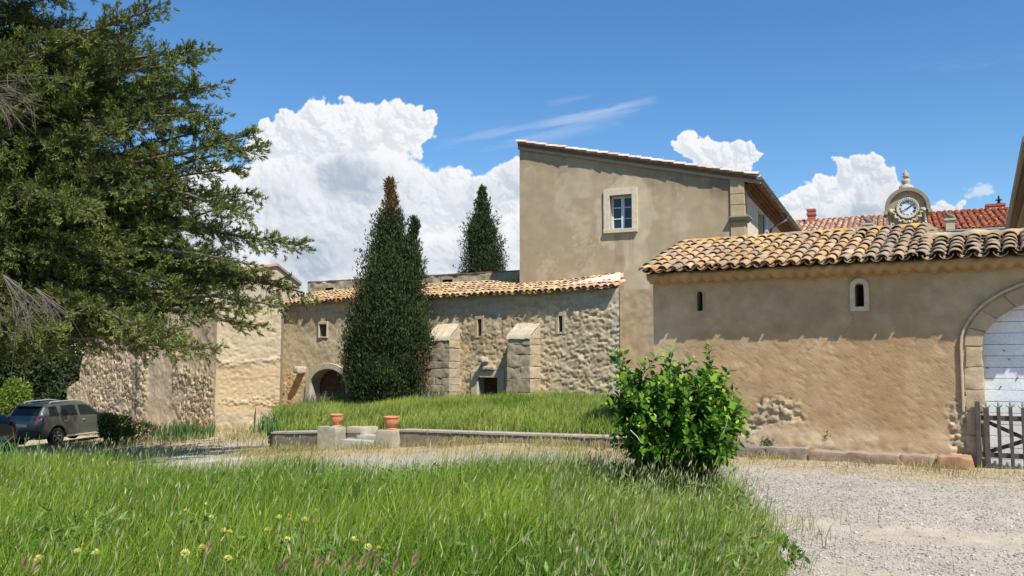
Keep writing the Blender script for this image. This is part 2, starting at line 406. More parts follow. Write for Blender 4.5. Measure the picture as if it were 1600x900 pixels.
# rough block of stone: subdivided box with noise, on a plane
def rough_block(pl, s0, s1, z0, z1, d0, d1, col, amp=.02, seed=0, res=.06, name='block', m=None, parent=None, fz=None, round_=.03):
    V, F, Cc = [], [], []; off = 0
    def face(o, a, b, la, lb, nrm):
        nonlocal off
        na = max(2, int(la/res)+1); nb = max(2, int(lb/res)+1)
        A, B = np.meshgrid(np.linspace(0, 1, na), np.linspace(0, 1, nb), indexing='ij')
        P = o+A[..., None]*a+B[..., None]*b
        V.append(P.reshape(-1, 3)); F.append(grid_faces(na, nb)+off); off += na*nb
    L = (s1-s0, z1-z0, d1-d0); O = np.array([s0, z0, d0]); E = np.eye(3)*np.array(L)
    for (i, j, k) in ((0, 1, 2), (1, 2, 0), (2, 0, 1)):
        face(O, E[i], E[j], L[i], L[j], -E[k]); face(O+E[k], E[i], E[j], L[i], L[j], E[k])
    P = np.concatenate(V)
    c = O+np.array(L)/2; q = P-c; h = np.array(L)/2
    e = np.clip((np.abs(q)-(h-round_))/round_, 0, 1); over = np.maximum(np.linalg.norm(e, axis=1), 1e-6)
    kk = np.where(over > 1, 1-(1-1/over)*1.0, 1.)
    q2 = np.sign(q)*(np.minimum(np.abs(q), h-round_)+e*round_*kk[:, None]); P = c+q2
    a = (fbm(P[:, 0]*4+seed, P[:, 1]*4+P[:, 2]*3, 4, seed)-.5)*2*amp
    b = (fbm(P[:, 0]*3+P[:, 2]*4, P[:, 1]*5+seed, 4, seed+3)-.5)*2*amp
    P = P+np.sign(q)*(np.abs(q) > h*.8)*np.stack([b, a, a], 1)
    if fz is not None: P[:, 1] += fz(P[:, 0])
    w = pl.ptn(P[:, 0], P[:, 1], P[:, 2])
    cf = (.78+.44*fbm(P[:, 0]*5+seed, P[:, 1]*7+P[:, 2]*5, 4, seed+8))
    C = np.asarray(col)[None]*cf[:, None]
    return mesh_np(name, w, np.concatenate(F), m or M_STONE, parent, C)

# ---------------------------------------------------------------- retaining wall, pillars, steps
sL = KL.uv(505, 690)[0]; sP1 = KL.uv(556, 690)[0]; sP2 = KL.uv(597, 690)[0]; sP3 = KL.uv(624, 690)[0]; sE = KL.uv(958, 690)[0]
bs = KL.pt(5, 0); 
rw = thing('retaining_wall', 'low weathered concrete retaining wall holding up the grassy terrace', 'retaining wall', (bs.x, bs.y, -.2))
def rt(s): return retain_top(s)
rough_block(KL, 0, sL, -.75, 0, -.25, 0, (.17, .145, .11), .015, 1, .05, 'wall_section', M_STONE, rw, lambda s: rt(s)-.02*(1))
rough_block(KL, sP3, sE+.9, -.75, 0, -.28, 0, (.21, .165, .125), .012, 2, .05, 'wall_section', M_STONE, rw, lambda s: rt(s)*np.ones_like(s))
rough_block(KL, -.03, sL, -.03, .025, -.28, .03, (.34, .32, .28), .006, 3, .05, 'coping', M_STONE, rw, lambda s: rt(s)-.0)
rough_block(KL, sP3, sE+.9, -.02, .03, -.31, .03, (.36, .31, .25), .006, 4, .05, 'coping', M_STONE, rw, lambda s: rt(s)*np.ones_like(s)+.005)
rp = Plane(KL.pt(0, 0, 0).xy, (-8.6, 31.0)); 
rough_block(Plane((-8.6, 31.0), KL.pt(0, 0, 0).xy), 0, Vector((8.6-5.33, 31-19.34)).length-.02, -.9, 0, -.25, 0, (.12, .11, .09), .01, 5, .15, 'side_section', M_STONE, rw, lambda s: np.interp(s, [0, 12], [-.62, -.12]))
st = thing('garden_steps', 'three shallow stone steps between two pillars topped with terracotta pots', 'steps', KL.pt((sP1+sP2)/2, -.3, .2))
zt1 = KL.uv(530, 666)[1]; zt2 = KL.uv(610, 671)[1]; zb = -.75
rough_block(KL, sL, sL+(sP1-sL)*.57, zb, zt1, -.16, .20, (.37, .32, .24), .014, 6, .05, 'pillar', M_STONE, st)
rough_block(KL, sL+(sP1-sL)*.57+.004, KL.uv(562, 690)[0], zb, zt1-.01, -.60, -.14, (.40, .345, .26), .014, 7, .05, 'cheek_wall', M_STONE, st)
rough_block(KL, sP2, sP3, zb, zt2, -.2, .22, (.38, .33, .25), .014, 8, .05, 'pillar', M_STONE, st)
zg = -.26
for i, (u0_, v, dd) in enumerate(((541, 689, .20), (550, 680, -.10), (563, 673, -.40))):
    z = KL.uv(575, v, dd)[1]
    rough_block(KL, KL.uv(u0_, 690)[0]+.004, sP2-.004, zb, z, dd-.27, dd, (.38, .36, .31), .006, 10+i, .05, 'step', M_STONE, st)

def make_pot(label, loc):
    t = thing('terracotta_pot', label, 'plant pot', loc, 'terracotta pots on the step pillars')
    mb = MB(); mb.color((.5, .2, .1)); mb.lathe([(.10, .0), (.105, .012), (.075, .03), (.085, .05)], n=24); mb.build('foot', M_CLAY, t, True, True)
    mb = MB(); mb.lathe([(.085, .045), (.108, .068), (.130, .12), (.137, .17), (.134, .205), (.147, .212), (.150, .228), (.143, .24), (.124, .24), (.118, .20), (.10, .12)], n=28); mb.build('bowl', M_CLAY, t, True, True)
    for sgn in (-1, 1):
        mb = MB(); mb.tube([(sgn*.125, 0, .2), (sgn*.155, 0, .19), (sgn*.16, 0, .16), (sgn*.145, 0, .125), (sgn*.11, 0, .11)], .011, 8); mb.build('handle', M_CLAY, t, True, True)
    mb = MB(); mb.lathe([(.0, .2), (.115, .2), (.115, .205), (0, .21)], n=20); mb.build('soil', M_BARK, t, True, True)
    t.rotation_euler = (0, 0, R(-25)); return t
p = KL.pt(KL.uv(527, 660)[0], zt1+.008, .02); make_pot('terracotta pot on the left step pillar', p).scale = (1.0, 1.0, 1.03)
p = KL.pt(KL.uv(612.5, 665)[0], zt2+.008, .02); make_pot('terracotta pot on the right step pillar, next to the long retaining wall', p).scale = (1.12, 1.12, 1.08)

# ---------------------------------------------------------------- kerb blocks along the barn
kb = [(1150, 1195, (.20, .16, .13)), (1196, 1262, (.26, .20, .16)), (1263, 1405, (.28, .195, .14)), (1406, 1462, (.29, .20, .14)), (1463, 1517, (.33, .19, .11))]
lab = ['short grey kerb stone beside the leafy shrub', 'dull brown kerb stone second from the shrub', 'longest brown kerb stone at the foot of the ochre barn wall', 'brown kerb stone between the longest one and the rusty end boulder', 'rusty orange end boulder of the kerb near the white gate']
for i, (ua, ub, c) in enumerate(kb):
    sa = KL.uv(ua, 700)[0]; sb = KL.uv(ub, 700)[0]
    o = rough_block(KL, sa+.006, sb-.006, -.12, .165+.012*math.sin(i*2.1)-(.0 if i < 4 else .0), -.30+(-.05), .03 if i < 4 else .07, [c[0]*1.05, c[1]*1.1, c[2]*1.1], .035 if i < 4 else .05, 20+i, .03, 'kerb_stone', M_STONE, None, None, .022)
    tag(o, lab[i], 'kerb stone', 'kerb stones along the barn wall')

# ================================================================== barn
def col_rubble(A, B, sx, sz, seed, pal, mortar, mt=.09):
    wx = A/sx+(fbm(A*2.2, B*2.2, 3, seed+40)-.5)*2.6; wz = B/sz+(fbm(A*2.4+7, B*2.3, 3, seed+41)-.5)*2.6
    f1, f2, idd = voro(wx, wz, seed)
    e = sst(f2-f1, .03, mt+.12)
    pal = np.array(pal); k = (idd*len(pal)).astype(int) % len(pal)
    C = pal[k]*(.8+.4*_h(np.floor(idd*9999), np.floor(idd*777), 3))[..., None]
    C = cmix_arr(np.asarray(mortar)+np.zeros_like(C), C, e)
    return e, idd, C
barn = thing('barn', 'long low ochre plastered barn with an old canal tile roof and a white gate', 'barn', BP.pt(3, 0, 0))
sJ = BP.uv(1534, 600)[0]; AC = sJ+1.3; ZS = BP.uv(1533, 541)[1]; sR = sJ+4.2; sK = BP.uv(1428, 400)[0]
slit1 = (BP.uv(1089, 470)[0], BP.uv(1098, 470)[0], BP.uv(1093, 486)[1], BP.uv(1093, 455)[1])
slit2 = (BP.uv(1336, 460)[0], BP.uv(1350, 460)[0], BP.uv(1343, 479)[1], BP.uv(1343, 444)[1])
EZ = BP.uv(1300, 417)[1]          # eave height
patches = [(BP.uv(1215, 640), .62, .30), (BP.uv(1178, 655), .3, .3), (BP.uv(1500, 650), .34, .5), (BP.uv(1515, 690), .3, .35)]
def barn_stone(A, B):
    m = np.full_like(A, -9.)
    for (c, a, b) in patches: m = np.maximum(m, 1-np.sqrt(((A-c[0])/a)**2+((B-c[1])/b)**2))
    return sst(m+(fbm(A*3.2, B*4, 4, 71)-.5)*1.3, .18, .34)*(m > -.3)
def barn_disp(A, B):
    a = A*.8+B*.6; b = -A*.6+B*.8            # trowel strokes fall to the right
    a2 = A*.82-B*.57; b2 = A*.57+B*.82
    d = -sst(fbm(a2*9, b2*24, 3, 17), .60, .70)*.006+(fbm(A*1.2, B*1.2, 3, 6)-.5)*.03
    up = sst(B, 1.9, 2.3); d = d*(1-.45*up)
    low = sst(.5-B, 0, .3); d = d+low*(.035+(fbm(A*5, B*5, 3, 19)-.5)*.05)
    e, idd, _ = col_rubble(A, B, .15, .09, 8, [(.3, .25, .19)], (.2, .15, .1))
    m = barn_stone(A, B)
    return d*(1-m)+m*(-.03+e*.020+idd*.03+(fbm(A*11, B*13, 3, 18)-.5)*.05-.03*sst(fbm(A*9, B*12, 3, 20), .56, .64))
def barn_col(A, B):
    C = cmix([.385, .25, .135], [.445, .315, .185], fbm(A*.7, B*1.3, 4, 7))
    C = cmix_arr(C, np.array([.43, .335, .215])+np.zeros_like(C), sst(B+(fbm(A*1.1, B*.6, 3, 77)-.5)*.9, 1.75, 2.6)*.75)  # upper wall greyer: tone of the eave shade put into the plaster colour
    C = cmix_arr(C, np.array([.48, .375, .25])+np.zeros_like(C), sst(.75-B+(fbm(A*1.5, B*2, 4, 9)-.5)*1.2, 0, .5)*.75)
    C = C*(.86+.28*fbm(A*7, B*7, 3, 78))[..., None]
    C = cmix_arr(C, np.array([.50, .40, .27])+np.zeros_like(C), sst(fbm(A*.55+4, B*1.1, 5, 81), .56, .70)*.55)
    C = cmix_arr(C, C*np.array([.80, .72, .62]), sst(fbm(A*1.6+9, B*.45, 4, 82), .55, .70)*.5)
    ck_ = np.abs(fbm(A*1.1+20, B*.9, 5, 83)-.5); C = cmix_arr(C, C*.62, sst(.006-ck_, 0, .004)*sst(fbm(A*.8, B*.8, 3, 84), .5, .58))
    C = cmix_arr(C, C*.8, sst(fbm(A*.9, B*2.1, 4, 79), .55, .68)*.5)
    _, _, S = col_rubble(A, B, .15, .09, 8, [(.44, .35, .24), (.40, .32, .215), (.48, .36, .225), (.37, .30, .215)], (.41, .31, .19))
    return cmix_arr(C, S, barn_stone(A, B))
wall_grid('wall', BP, 0, sR, -.3, EZ+.02, .022, barn_disp, barn_col, M_BARN, barn, holes=(slit1, slit2), arches=((AC, ZS, 1.30, .75),),)
mb = MB(); mb.color((.40, .30, .19))
mb.pbox(BP, 0.0, .3, -.3, EZ, -2.0, -.03).pbox(BP, .3, sK+.2, -.3, EZ+.35, -2.05, -1.75).pbox(BP, sK+.2, sR, EZ-.25, EZ+.2, -.75, -.4).pbox(BP, sR-.4, sR, -.3, EZ, -.75, -.03)
mb.pbox(BP, sK-.05, sJ-.05, -.3, EZ, -.75, -.06).pbox(BP, sJ+2.65, sR-.41, -.3, EZ, -.75, -.06).pbox(BP, sK-.05, sK+.2, -.3, EZ+.3, -2.04, -.76)
mb.build('back_wall', M_BARN, barn)
mb = MB(); mb.color((.47, .38, .27)); 
for h in (slit1, slit2): mb = MB(); reveal(mb, BP, h, .4, (.30, .24, .17)); mb.build('window_reveal', M_PLASTER, barn)
# slit surround
def slit_outline(s0, s1, z0, z1, n=9):
    c = (s0+s1)/2; r = (s1-s0)/2; pts = [(s0, z0), (s0, z1-r)]
    pts += [(c-r*math.cos(math.pi*i/n), z1-r+r*math.sin(math.pi*i/n)) for i in range(1, n)]
    return pts+[(s1, z1-r), (s1, z0)]
mb = MB(); mb.color((.52, .43, .31)); g = .075
mb.sweep(slit_outline(slit2[0]-.001, slit2[1]+.001, slit2[2], slit2[3]+.02), slit_outline(slit2[0]-g, slit2[1]+g, slit2[2]-.07, slit2[3]+g+.02), -.05, .028, BP)
mb.pbox(BP, slit2[0]-g, slit2[1]+g, slit2[2]-.07, slit2[2]-.002, -.05, .026)
mb.build('window_surround', M_TRIM, barn, bev=.004)
mb = MB(); mb.color((.36, .28, .19)); mb.sweep(slit_outline(*[slit1[0]-.001, slit1[1]+.001, slit1[2], slit1[3]]), slit_outline(slit1[0]-.035, slit1[1]+.035, slit1[2]-.01, slit1[3]+.03), -.05, .012, BP)
mb.build('window_surround', M_PLASTER, barn)
# arch surround: voussoirs and jamb blocks
def ell(a, b, n=22, t0=0, t1=math.pi): return [(AC-a*math.cos(t0+(t1-t0)*i/n), ZS+b*math.sin(t0+(t1-t0)*i/n)) for i in range(n+1)]
nv = 11
for i in range(nv):
    t0, t1 = math.pi*i/nv+.006, math.pi*(i+1)/nv-.006
    mb = MB(); k = random.uniform(.9, 1.1); mb.color([x*k for x in random.choice([(.44, .33, .21), (.46, .35, .23), (.41, .305, .19)])])
    mb.sweep(ell(1.275, .73, 5, t0, t1), ell(1.50, .96, 5, t0, t1), -.30, .012, BP)
    mb.build('voussoir', M_TRIM, barn, bev=.008)
z = -.2; i = 0
while z < ZS-.02:
    h = min(random.uniform(.24, .42), ZS-z)
    if ZS-z-h < .12: h = ZS-z
    for sd_ in (0, 1):
        s_in = sJ+.025 if sd_ == 0 else AC+1.275; 
        w = random.uniform(.20, .27); 
        a, b = (s_in-w, s_in) if sd_ == 0 else (s_in, s_in+w)
        c = random.choice([(.45, .34, .215), (.41, .315, .20), (.48, .375, .25), (.40, .32, .22)])
        rough_block(BP, a, b, z+.002, z+h-.002, -.30, .018, c, .02, 40+i, .03, 'jamb_block', M_STONE, barn, None, .015)
        i += 1
    z += h
# hood mould around the arch
mb = MB(); mb.color((.44, .36, .26))
om = [(AC-1.53, ZS-.95)]+ell(1.53, .985, 24)
op = [(AC-1.565, ZS-.95)]+ell(1.565, 1.02, 24)
mb.sweep(om, op, -.02, .045, BP); mb.build('hood_mould', M_TRIM, barn, bev=.01)
# white plank door
dr = MB().color((.62, .65, .70))
zz = -.05
while zz < ZS+.74:
    h = .165
    half = 1.28 if zz+h < ZS else 1.28*math.sqrt(max(0, 1-((zz+h*.4-ZS)/.78)**2))+.08
    half = min(half, 1.29)
    dr.color([x*random.uniform(.92, 1.04) for x in (.70, .715, .735)])
    dr.pbox(BP, AC-half, AC+half, zz+.003, min(zz+h-.003, ZS+.76), -.24+random.uniform(-.003, .003), -.20+random.uniform(-.004, .004)); zz += h
M_DOORP = mat('weathered_white_paint', rough=.8, var=.09, vs=2.2, bump=((25, .4, .006), (90, .4, .003)), fine=.10, fs=35)
d_o = dr.build('gate_door', M_DOORP, barn, bev=.004)
mb = MB(); mb.color((.05, .05, .05)); mb.pbox(BP, AC-1.27, AC+1.27, -.1, ZS+.7, -.30, -.27); mb.build('door_backing', M_DARKWOOD, d_o)
mb = MB(); mb.color((.03, .03, .03))
for uu, vv in ((1569, 548), (1577, 562), (1543, 575), (1564, 604), (1590, 590)):
    s, z = BP.uv(uu, vv, -.2); mb = MB(); mb.tube([BP.pt(s, z, -.2), BP.pt(s, z, -.183)], .012, 8); mb.build('bolt_head', M_METAL, d_o)
# roof
def barn_tiles(s, r, nr, kind):
    c = np.array(old_tiles(s, r, nr, kind))
    if s > sK-.6: c = cmix(c*.9, [.24, .20, .16], .5)
    return c*1.1
pB = .190
RD, RR = 2.0, .70
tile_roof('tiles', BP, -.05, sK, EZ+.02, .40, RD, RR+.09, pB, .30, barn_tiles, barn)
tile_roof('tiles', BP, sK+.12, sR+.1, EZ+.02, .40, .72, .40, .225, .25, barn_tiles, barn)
mb = MB(); mb.color((.34, .25, .15)); slab(mb, BP, 0, sK, .20, EZ+.015, -RD, EZ+RR+.08, .05); slab(mb, BP, sK+.02, sR, .20, EZ+.015, -.72, EZ+.40, .05)
mb.build('roof_deck', M_PLASTER, barn)
def ridge(name, pl, s0, s1, z, d, w, col, parent, seed=0, lump=.02):
    n = int((s1-s0)/.05)+2; S = np.linspace(s0, s1, n); A = np.linspace(0, math.pi, 8)
    P = np.zeros((n, 8, 3))
    nz = (fbm(S*3, S*0+seed, 4, seed)-.5)*lump*2
    for j, a in enumerate(A):
        P[:, j] = pl.ptn(S, z+.05*math.sin(a)+nz+(fbm(S*9, S*0+a, 2, seed+j)-.5)*lump-(.05 if j in (0, 7) else 0), d+w*math.cos(a)+(fbm(S*6, S*0+a, 2, seed+j)-.5)*lump)
    C = np.asarray(col)+np.zeros((n, 8, 3)); q = fbm(S*4, S*0+2, 4, seed+3)
    C = cmix_arr(C, np.array([.30, .24, .17])+np.zeros_like(C), sst(q, .5, .6)[:, None]*np.ones((1, 8)))
    return mesh_np(name, P.reshape(-1, 3), grid_faces(n, 8), M_TILE, parent, C.reshape(-1, 3))
ridge('ridge_mortar', BP, -.02, sK+.02, EZ+RR+.115, -RD+.03, .10, (.56, .29, .06), barn, 3)
ridge('ridge_mortar', BP, sK+.1, sR, EZ+.47, -.72, .12, (.50, .36, .20), barn, 5, .03)
# corbelled cornice of tiles in mortar
def genoise():
    S = np.arange(-.02, sR, .03); rows = [(-.02, .0), (.05, -.015), (.12, -.05), (.18, -.09), (.19, -.035), (.215, .0)]
    prof = [(.0, -.135), (.05, -.115), (.14, -.09), (.22, -.075), (.26, -.04), (.275, .0), (.0, .02)]
    P = np.zeros((len(S), len(prof), 3)); C = np.zeros((len(S), len(prof), 3))
    for j, (d, z) in enumerate(prof):
        sc = np.abs(np.sin(S*math.pi/pB+.6))*.06*(1 if 0 < j < 5 else 0)
        P[:, j] = BP.ptn(S, EZ+z-(sc if j in (1, 2, 3) else 0)+(fbm(S*9, S*0+j, 3, 80+j)-.5)*.06, d+(fbm(S*9, S*0+j, 3, 90+j)-.5)*.05+sc*.6)
        C[:, j] = cmix([.32, .205, .10], [.40, .27, .145], fbm(S*3, S*0+j, 3, 99))
    mesh_np('cornice', P.reshape(-1, 3), grid_faces(len(S), len(prof)), M_PLASTER, barn, C.reshape(-1, 3))
genoise()

# ================================================================== picket gate before the white door
def picket_gate():
    g0 = BP.uv(1538, 729, .12)[0]
    t = thing('picket_gate', 'weathered dark wooden picket gate with crown-shaped metal tips before the white door', 'gate', BP.pt(g0, 0, .12))
    M_OLD = mat('weathered_wood', rgb=(.085, .074, .065), rough=.9, var=.3, vs=14, bump=((60, .6, .004),))
    zt = BP.uv(1560, 628, .12)[1]
    for i in range(16):
        s = g0+.05+i*.152; top = zt+random.uniform(-.02, .02)
        mb = MB(); lean = random.uniform(-.008, .008); wb = .024 if i else .034
        mb.hexa([BP.pt(s-wb, .005, .14), BP.pt(s+wb, .005, .14), BP.pt(s+wb, .005, .11), BP.pt(s-wb, .005, .11), BP.pt(s-wb+lean, top-.07, .14), BP.pt(s+wb+lean, top-.07, .14), BP.pt(s+wb+lean, top-.07, .11), BP.pt(s-wb+lean, top-.07, .11)])
        p = mb.build('picket', M_OLD, t, bev=.004)
        mb = MB(); c = BP.pt(s+lean, top-.075, .125)
        for k, (dx, dz) in enumerate(((-.055, .045), (0, .09), (.055, .045))):
            e = c+BP.r*dx+Vector((0, 0, dz)); mid = c+BP.r*dx*.75+Vector((0, 0, dz*.35 if dx else .05))
            mb.tube([c+BP.r*dx*.2, mid, e], [.016, .014, .003], 6)
        mb.build('spike', mat('galvanised_tip', rgb=(.30, .29, .27), rough=.6, var=.1, metal=.4), p)
    for zr in (.20, .72):
        mb = MB(); mb.pbox(BP, g0-.02, g0+2.38, zr-.035, zr+.035, .075, .108); mb.build('rail', M_OLD, t, bev=.004)
    for (za, zb_, sa, sb) in ((.66, .22, g0+.06, g0+1.0), (.24, .46, g0+.06, g0+.62)):
        mb = MB(); a = BP.pt(sa, za, .06); b = BP.pt(sb, zb_, .06); d = (b-a).normalized(); q = Vector((0, 0, .03)); w = BP.n*.012
        mb.hexa([a-q+w, b-q+w, b-q-w, a-q-w, a+q+w, b+q+w, b+q-w, a+q-w]); mb.build('brace', M_OLD, t)
    mb = MB(); mb.pbox(BP, g0-.09, g0-.025, -.05, zt-.0, .05, .12); mb.build('post', M_OLD, t, bev=.006)
picket_gate()

# ================================================================== tall house
house = thing('tall_house', 'tall plastered house with a slanting tiled gable roof and one blue-grey paned window', 'house', TP.pt(3, 0, 0))
sT = TP.len; TB = 11.5
zTL = TP.uv(812, 229)[1]; zTR = TP.uv(1162, 278)[1]
slope = (zTR-zTL)/sT
wo = (TP.uv(953, 330)[0], TP.uv(988, 330)[0], TP.uv(970, 358)[1], TP.uv(970, 305)[1])
def tall_disp(A, B): 
    low = sst(-B, -3.5, -3.42)
    return (fbm(A*1.1, B*1.1, 3, 101)-.5)*.02+(fbm(A*6, B*6, 3, 102)-.5)*.006+low*((fbm(A*9, B*9, 3, 103)-.5)*.03+.0)
def tall_col(A, B):
    C = cmix([.34, .262, .17], [.42, .328, .22], fbm(A*.8, B*.8, 4, 110))
    f = np.abs(fbm(A*1.3+9, B*1.6, 5, 111)-.5)
    C = cmix_arr(C, np.array([.50, .42, .30])+np.zeros_like(C), (sst(.018-f, 0, .012)*sst(fbm(A*.9, B*.9, 3, 112), .46, .6))*.6)
    C = cmix_arr(C, np.array([.50, .41, .29])+np.zeros_like(C), sst(fbm(A*1.4, B*1.8, 5, 113), .56, .66)*.5)
    ws = (wo[0]+wo[1])/2                     # lighter repair around and below the window
    rep = np.maximum(1-np.sqrt(((A-ws-.1)/.95)**2+((B-(wo[2]+wo[3])/2+.1)/1.2)**2), 1-np.sqrt(((A-ws-.45)/.42)**2+((B-wo[2]+1.4)/1.5)**2))
    C = cmix_arr(C, np.array([.52, .43, .30])+np.zeros_like(C), sst(rep+(fbm(A*3, B*3, 4, 114)-.5)*.4, .0, .1)*.7)
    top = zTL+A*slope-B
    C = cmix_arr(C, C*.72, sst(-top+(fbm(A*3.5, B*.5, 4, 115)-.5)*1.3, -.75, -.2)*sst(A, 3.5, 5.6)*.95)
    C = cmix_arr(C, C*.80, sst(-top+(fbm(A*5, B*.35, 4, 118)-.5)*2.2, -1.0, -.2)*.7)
    sl_ = sst(1-np.abs(A-ws)/.5, 0, .3)*sst(wo[2]-.05-B, 0, .1)*sst(B-wo[2]+1.6, 0, 1.2)*sst(fbm(A*9, B*.6, 3, 119), .45, .6); C = cmix_arr(C, C*.78, sl_)
    low = sst(3.52-B, 0, .03); C = cmix_arr(C, np.array([.38, .30, .20])*(.8+.4*fbm(A*5, B*5, 3, 116))[..., None], low)
    return C*(.9+.2*fbm(A*5, B*5, 3, 117))[..., None]
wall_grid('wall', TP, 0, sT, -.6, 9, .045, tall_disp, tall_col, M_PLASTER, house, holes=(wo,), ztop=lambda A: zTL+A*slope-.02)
SPp = Plane(TP.pt(sT, 0, 0).xy, TP.pt(sT, 0, -TB).xy)     # side wall facing right
sw = (SPp.uv(1184.5, 345)[0], SPp.uv(1190.5, 345)[0]); so_h = (sw[0], sw[1]+.25, SPp.uv(1187, 378)[1], SPp.uv(1187, 331)[1])
so_h2 = (so_h[0]+5.0, so_h[1]+5.0, so_h[2], so_h[3])
def side_col(A, B): return cmix([.60, .52, .40], [.68, .60, .47], fbm(A*.8, B*.8, 4, 120))*(.9+.2*fbm(A*6, B*2, 3, 121))[..., None]  # paler than the gable: sunlit look put into the plaster colour
wall_grid('side_wall', SPp, 0, TB, -.6, zTR-.02, .15, lambda A, B: (fbm(A*2, B*2, 3, 122)-.5)*.02, side_col, M_PLASTER, house, holes=(so_h, so_h2))
mb = MB(); mb.color((.33, .27, .18))
a, b, c, d = TP.pt(0, -.6, 0), TP.pt(0, -.6, -TB), TP.pt(0, zTL-.03, -TB), TP.pt(0, zTL-.03, 0)
e, f = TP.pt(sT, -.6, -TB), TP.pt(sT, zTR-.03, -TB)
mb.add([a, b, c, d], [(0, 3, 2, 1)]); mb.add([b, e, f, c], [(0, 1, 2, 3)])
mb.build('rear_wall', M_PLASTER, house)
# roof
EO = .42; zE = zTR+slope*EO
def verge_tiles(s, r, nr, kind):
    k = random.uniform(.8, 1.1); return [x*k for x in random.choice([(.62, .50, .43), (.58, .50, .44), (.66, .55, .48), (.54, .42, .35)])]
rise_t = (sT+EO+.03)*(-slope)
tile_roof('roof_tiles', SPp, -.12, TB+.1, zE+.10, EO, sT+.03, rise_t, .22, .33, verge_tiles, house)
mb = MB(); mb.color((.36, .17, .10))
slab(mb, SPp, -.13, TB, EO-.04, zE+.075, -sT, zE+rise_t+.06, .07)
mb.build('roof', mat('terracotta_soffit', rgb=(.17, .09, .06), rough=.9, var=.25, vs=8, bump=((20, .8, .02),)), house)
# brick cornice courses under the eave, stepping out
for k in range(3):
    mb = MB()
    n = int(TB/.14)
    for i in range(n):
        mb.color([x*random.uniform(.6, 1.15) for x in (.22, .11, .07)])
        mb.pbox(SPp, .02+i*.14+(k % 2)*.05, .02+i*.14+.115+(k % 2)*.05, zTR-.33+k*.10, zTR-.33+k*.10+.085, -.02, .08+.08*k)
    mb.build('cornice_course', M_BRICK, house)
mb = MB(); mb.color((.30, .24, .16)); mb.pbox(TP, 0, sT, 0, .01, -.01, .0)
# verge fascia (mortar) under the tiles
mb = MB(); mb.color((.33, .29, .23))
mb.hexa([TP.pt(-.03, zTL-.10, .07), TP.pt(sT+.5, zTL-.10+slope*(sT+.5), .07), TP.pt(sT+.5, zTL-.10+slope*(sT+.5), 0), TP.pt(-.03, zTL-.10, 0),
         TP.pt(-.03, zTL+.07, .07), TP.pt(sT+.5, zTL+.07+slope*(sT+.5), .07), TP.pt(sT+.5, zTL+.07+slope*(sT+.5), 0), TP.pt(-.03, zTL+.07, 0)])
mb.build('verge', M_PLASTER, house)
# gutter and downpipe
mb = MB(); G0 = SPp.pt(-.16, zE+.05, EO+.06); G1 = SPp.pt(TB, zE+.05, EO+.06)
n = 8; vs = []; 
for q in (G0, G1):
    for j in range(n+1):
        a = math.pi+math.pi*j/n; vs.append(q+SPp.n*.075*math.cos(a)+Vector((0, 0, .075*math.sin(a))))
mb.add(vs, [(j, j+1, n+2+j, n+1+j) for j in range(n)]+[tuple(range(n+1))]); gut = mb.build('gutter', M_METAL, house)
for i in range(12):
    mb = MB(); s = .1+i*1.0; mb.tube([SPp.pt(s, zE+.05, EO-.02), SPp.pt(s, zE-.035, EO+.04), SPp.pt(s, zE-.03, EO+.08), SPp.pt(s, zE+.05, EO+.145)], .012, 5); mb.build('bracket', M_METAL, gut)
mb = MB(); sd0 = SPp.uv(1197, 350)[0]+.5; mb.tube([SPp.pt(sd0+1.2, zE, EO+.06), SPp.pt(sd0+1.2, zE-.18, EO+.04), SPp.pt(sd0+.4, zE-.45, .2), SPp.pt(sd0+.25, zE-.6, .06), SPp.pt(sd0+.25, 0, .06)], .045, 8); mb.build('downpipe', M_METAL, house)
# side windows with shutters
def side_window(h, shutter):
    mb = MB(); reveal(mb, SPp, h, .25, (.5, .44, .34)); w = mb.build('window', M_PLASTER, house)
    mb = MB(); mb.pbox(SPp, h[0], h[1], h[2], h[3], -.24, -.20); mb.build('pane', M_GLASS, w)
    if shutter:
        mb = MB(); mb.color((.45, .52, .58)); mb.pbox(SPp, h[1]+.02, h[1]+.02+(h[1]-h[0])*.55, h[2]-.02, h[3], .03, .07); s_ = mb.build('shutter', mat('blue_grey_paint', rgb=(.42, .50, .56), rough=.6, var=.06), house, bev=.004)
        for zz in (.2, .5, .8):
            mb = MB(); z = h[2]+(h[3]-h[2])*zz; mb.pbox(SPp, h[1]+.03, h[1]+.01+(h[1]-h[0])*.55, z-.04, z+.04, .071, .095); mb.build('batten', mat('blue_grey_paint'), s_)
side_window(so_h, True); side_window(so_h2, True)
# front window
ws0, ws1, wz0, wz1 = TP.uv(944, 330)[0], TP.uv(996.5, 330)[0], TP.uv(970, 362)[1], TP.uv(970, 295)[1]
mb = MB(); mb.color((.56, .49, .37)); pr = .07
mb.pbox(TP, ws0, wo[0], wz0, wz1, -.08, pr).pbox(TP, wo[1], ws1, wz0, wz1, -.08, pr).pbox(TP, wo[0]+.001, wo[1]-.001, wo[3], wz1, -.08, pr-.002)
win = mb.build('window', M_TRIM, house, bev=.006)
mb = MB(); mb.color((.54, .47, .35)); mb.pbox(TP, ws0, ws1, wz0-.035, wo[2], -.2, pr+.03); mb.build('sill', M_TRIM, win, bev=.006)
mb = MB(); reveal(mb, TP, wo, .26, (.52, .46, .35)); mb.build('reveal', M_PLASTER, win)
M_WINP = mat('blue_white_paint', rgb=(.60, .64, .70), rough=.5, var=.04)
mb = MB(); w, h = wo[1]-wo[0], wo[3]-wo[2]; fr = .055; D0, D1 = -.24, -.19
cx = (wo[0]+wo[1])/2
for (a, b) in ((wo[0]+.005, wo[0]+fr), (wo[1]-fr, wo[1]-.005), (cx-.05, cx+.05)): mb.pbox(TP, a, b, wo[2]+.005, wo[3]-.005, D0, D1)
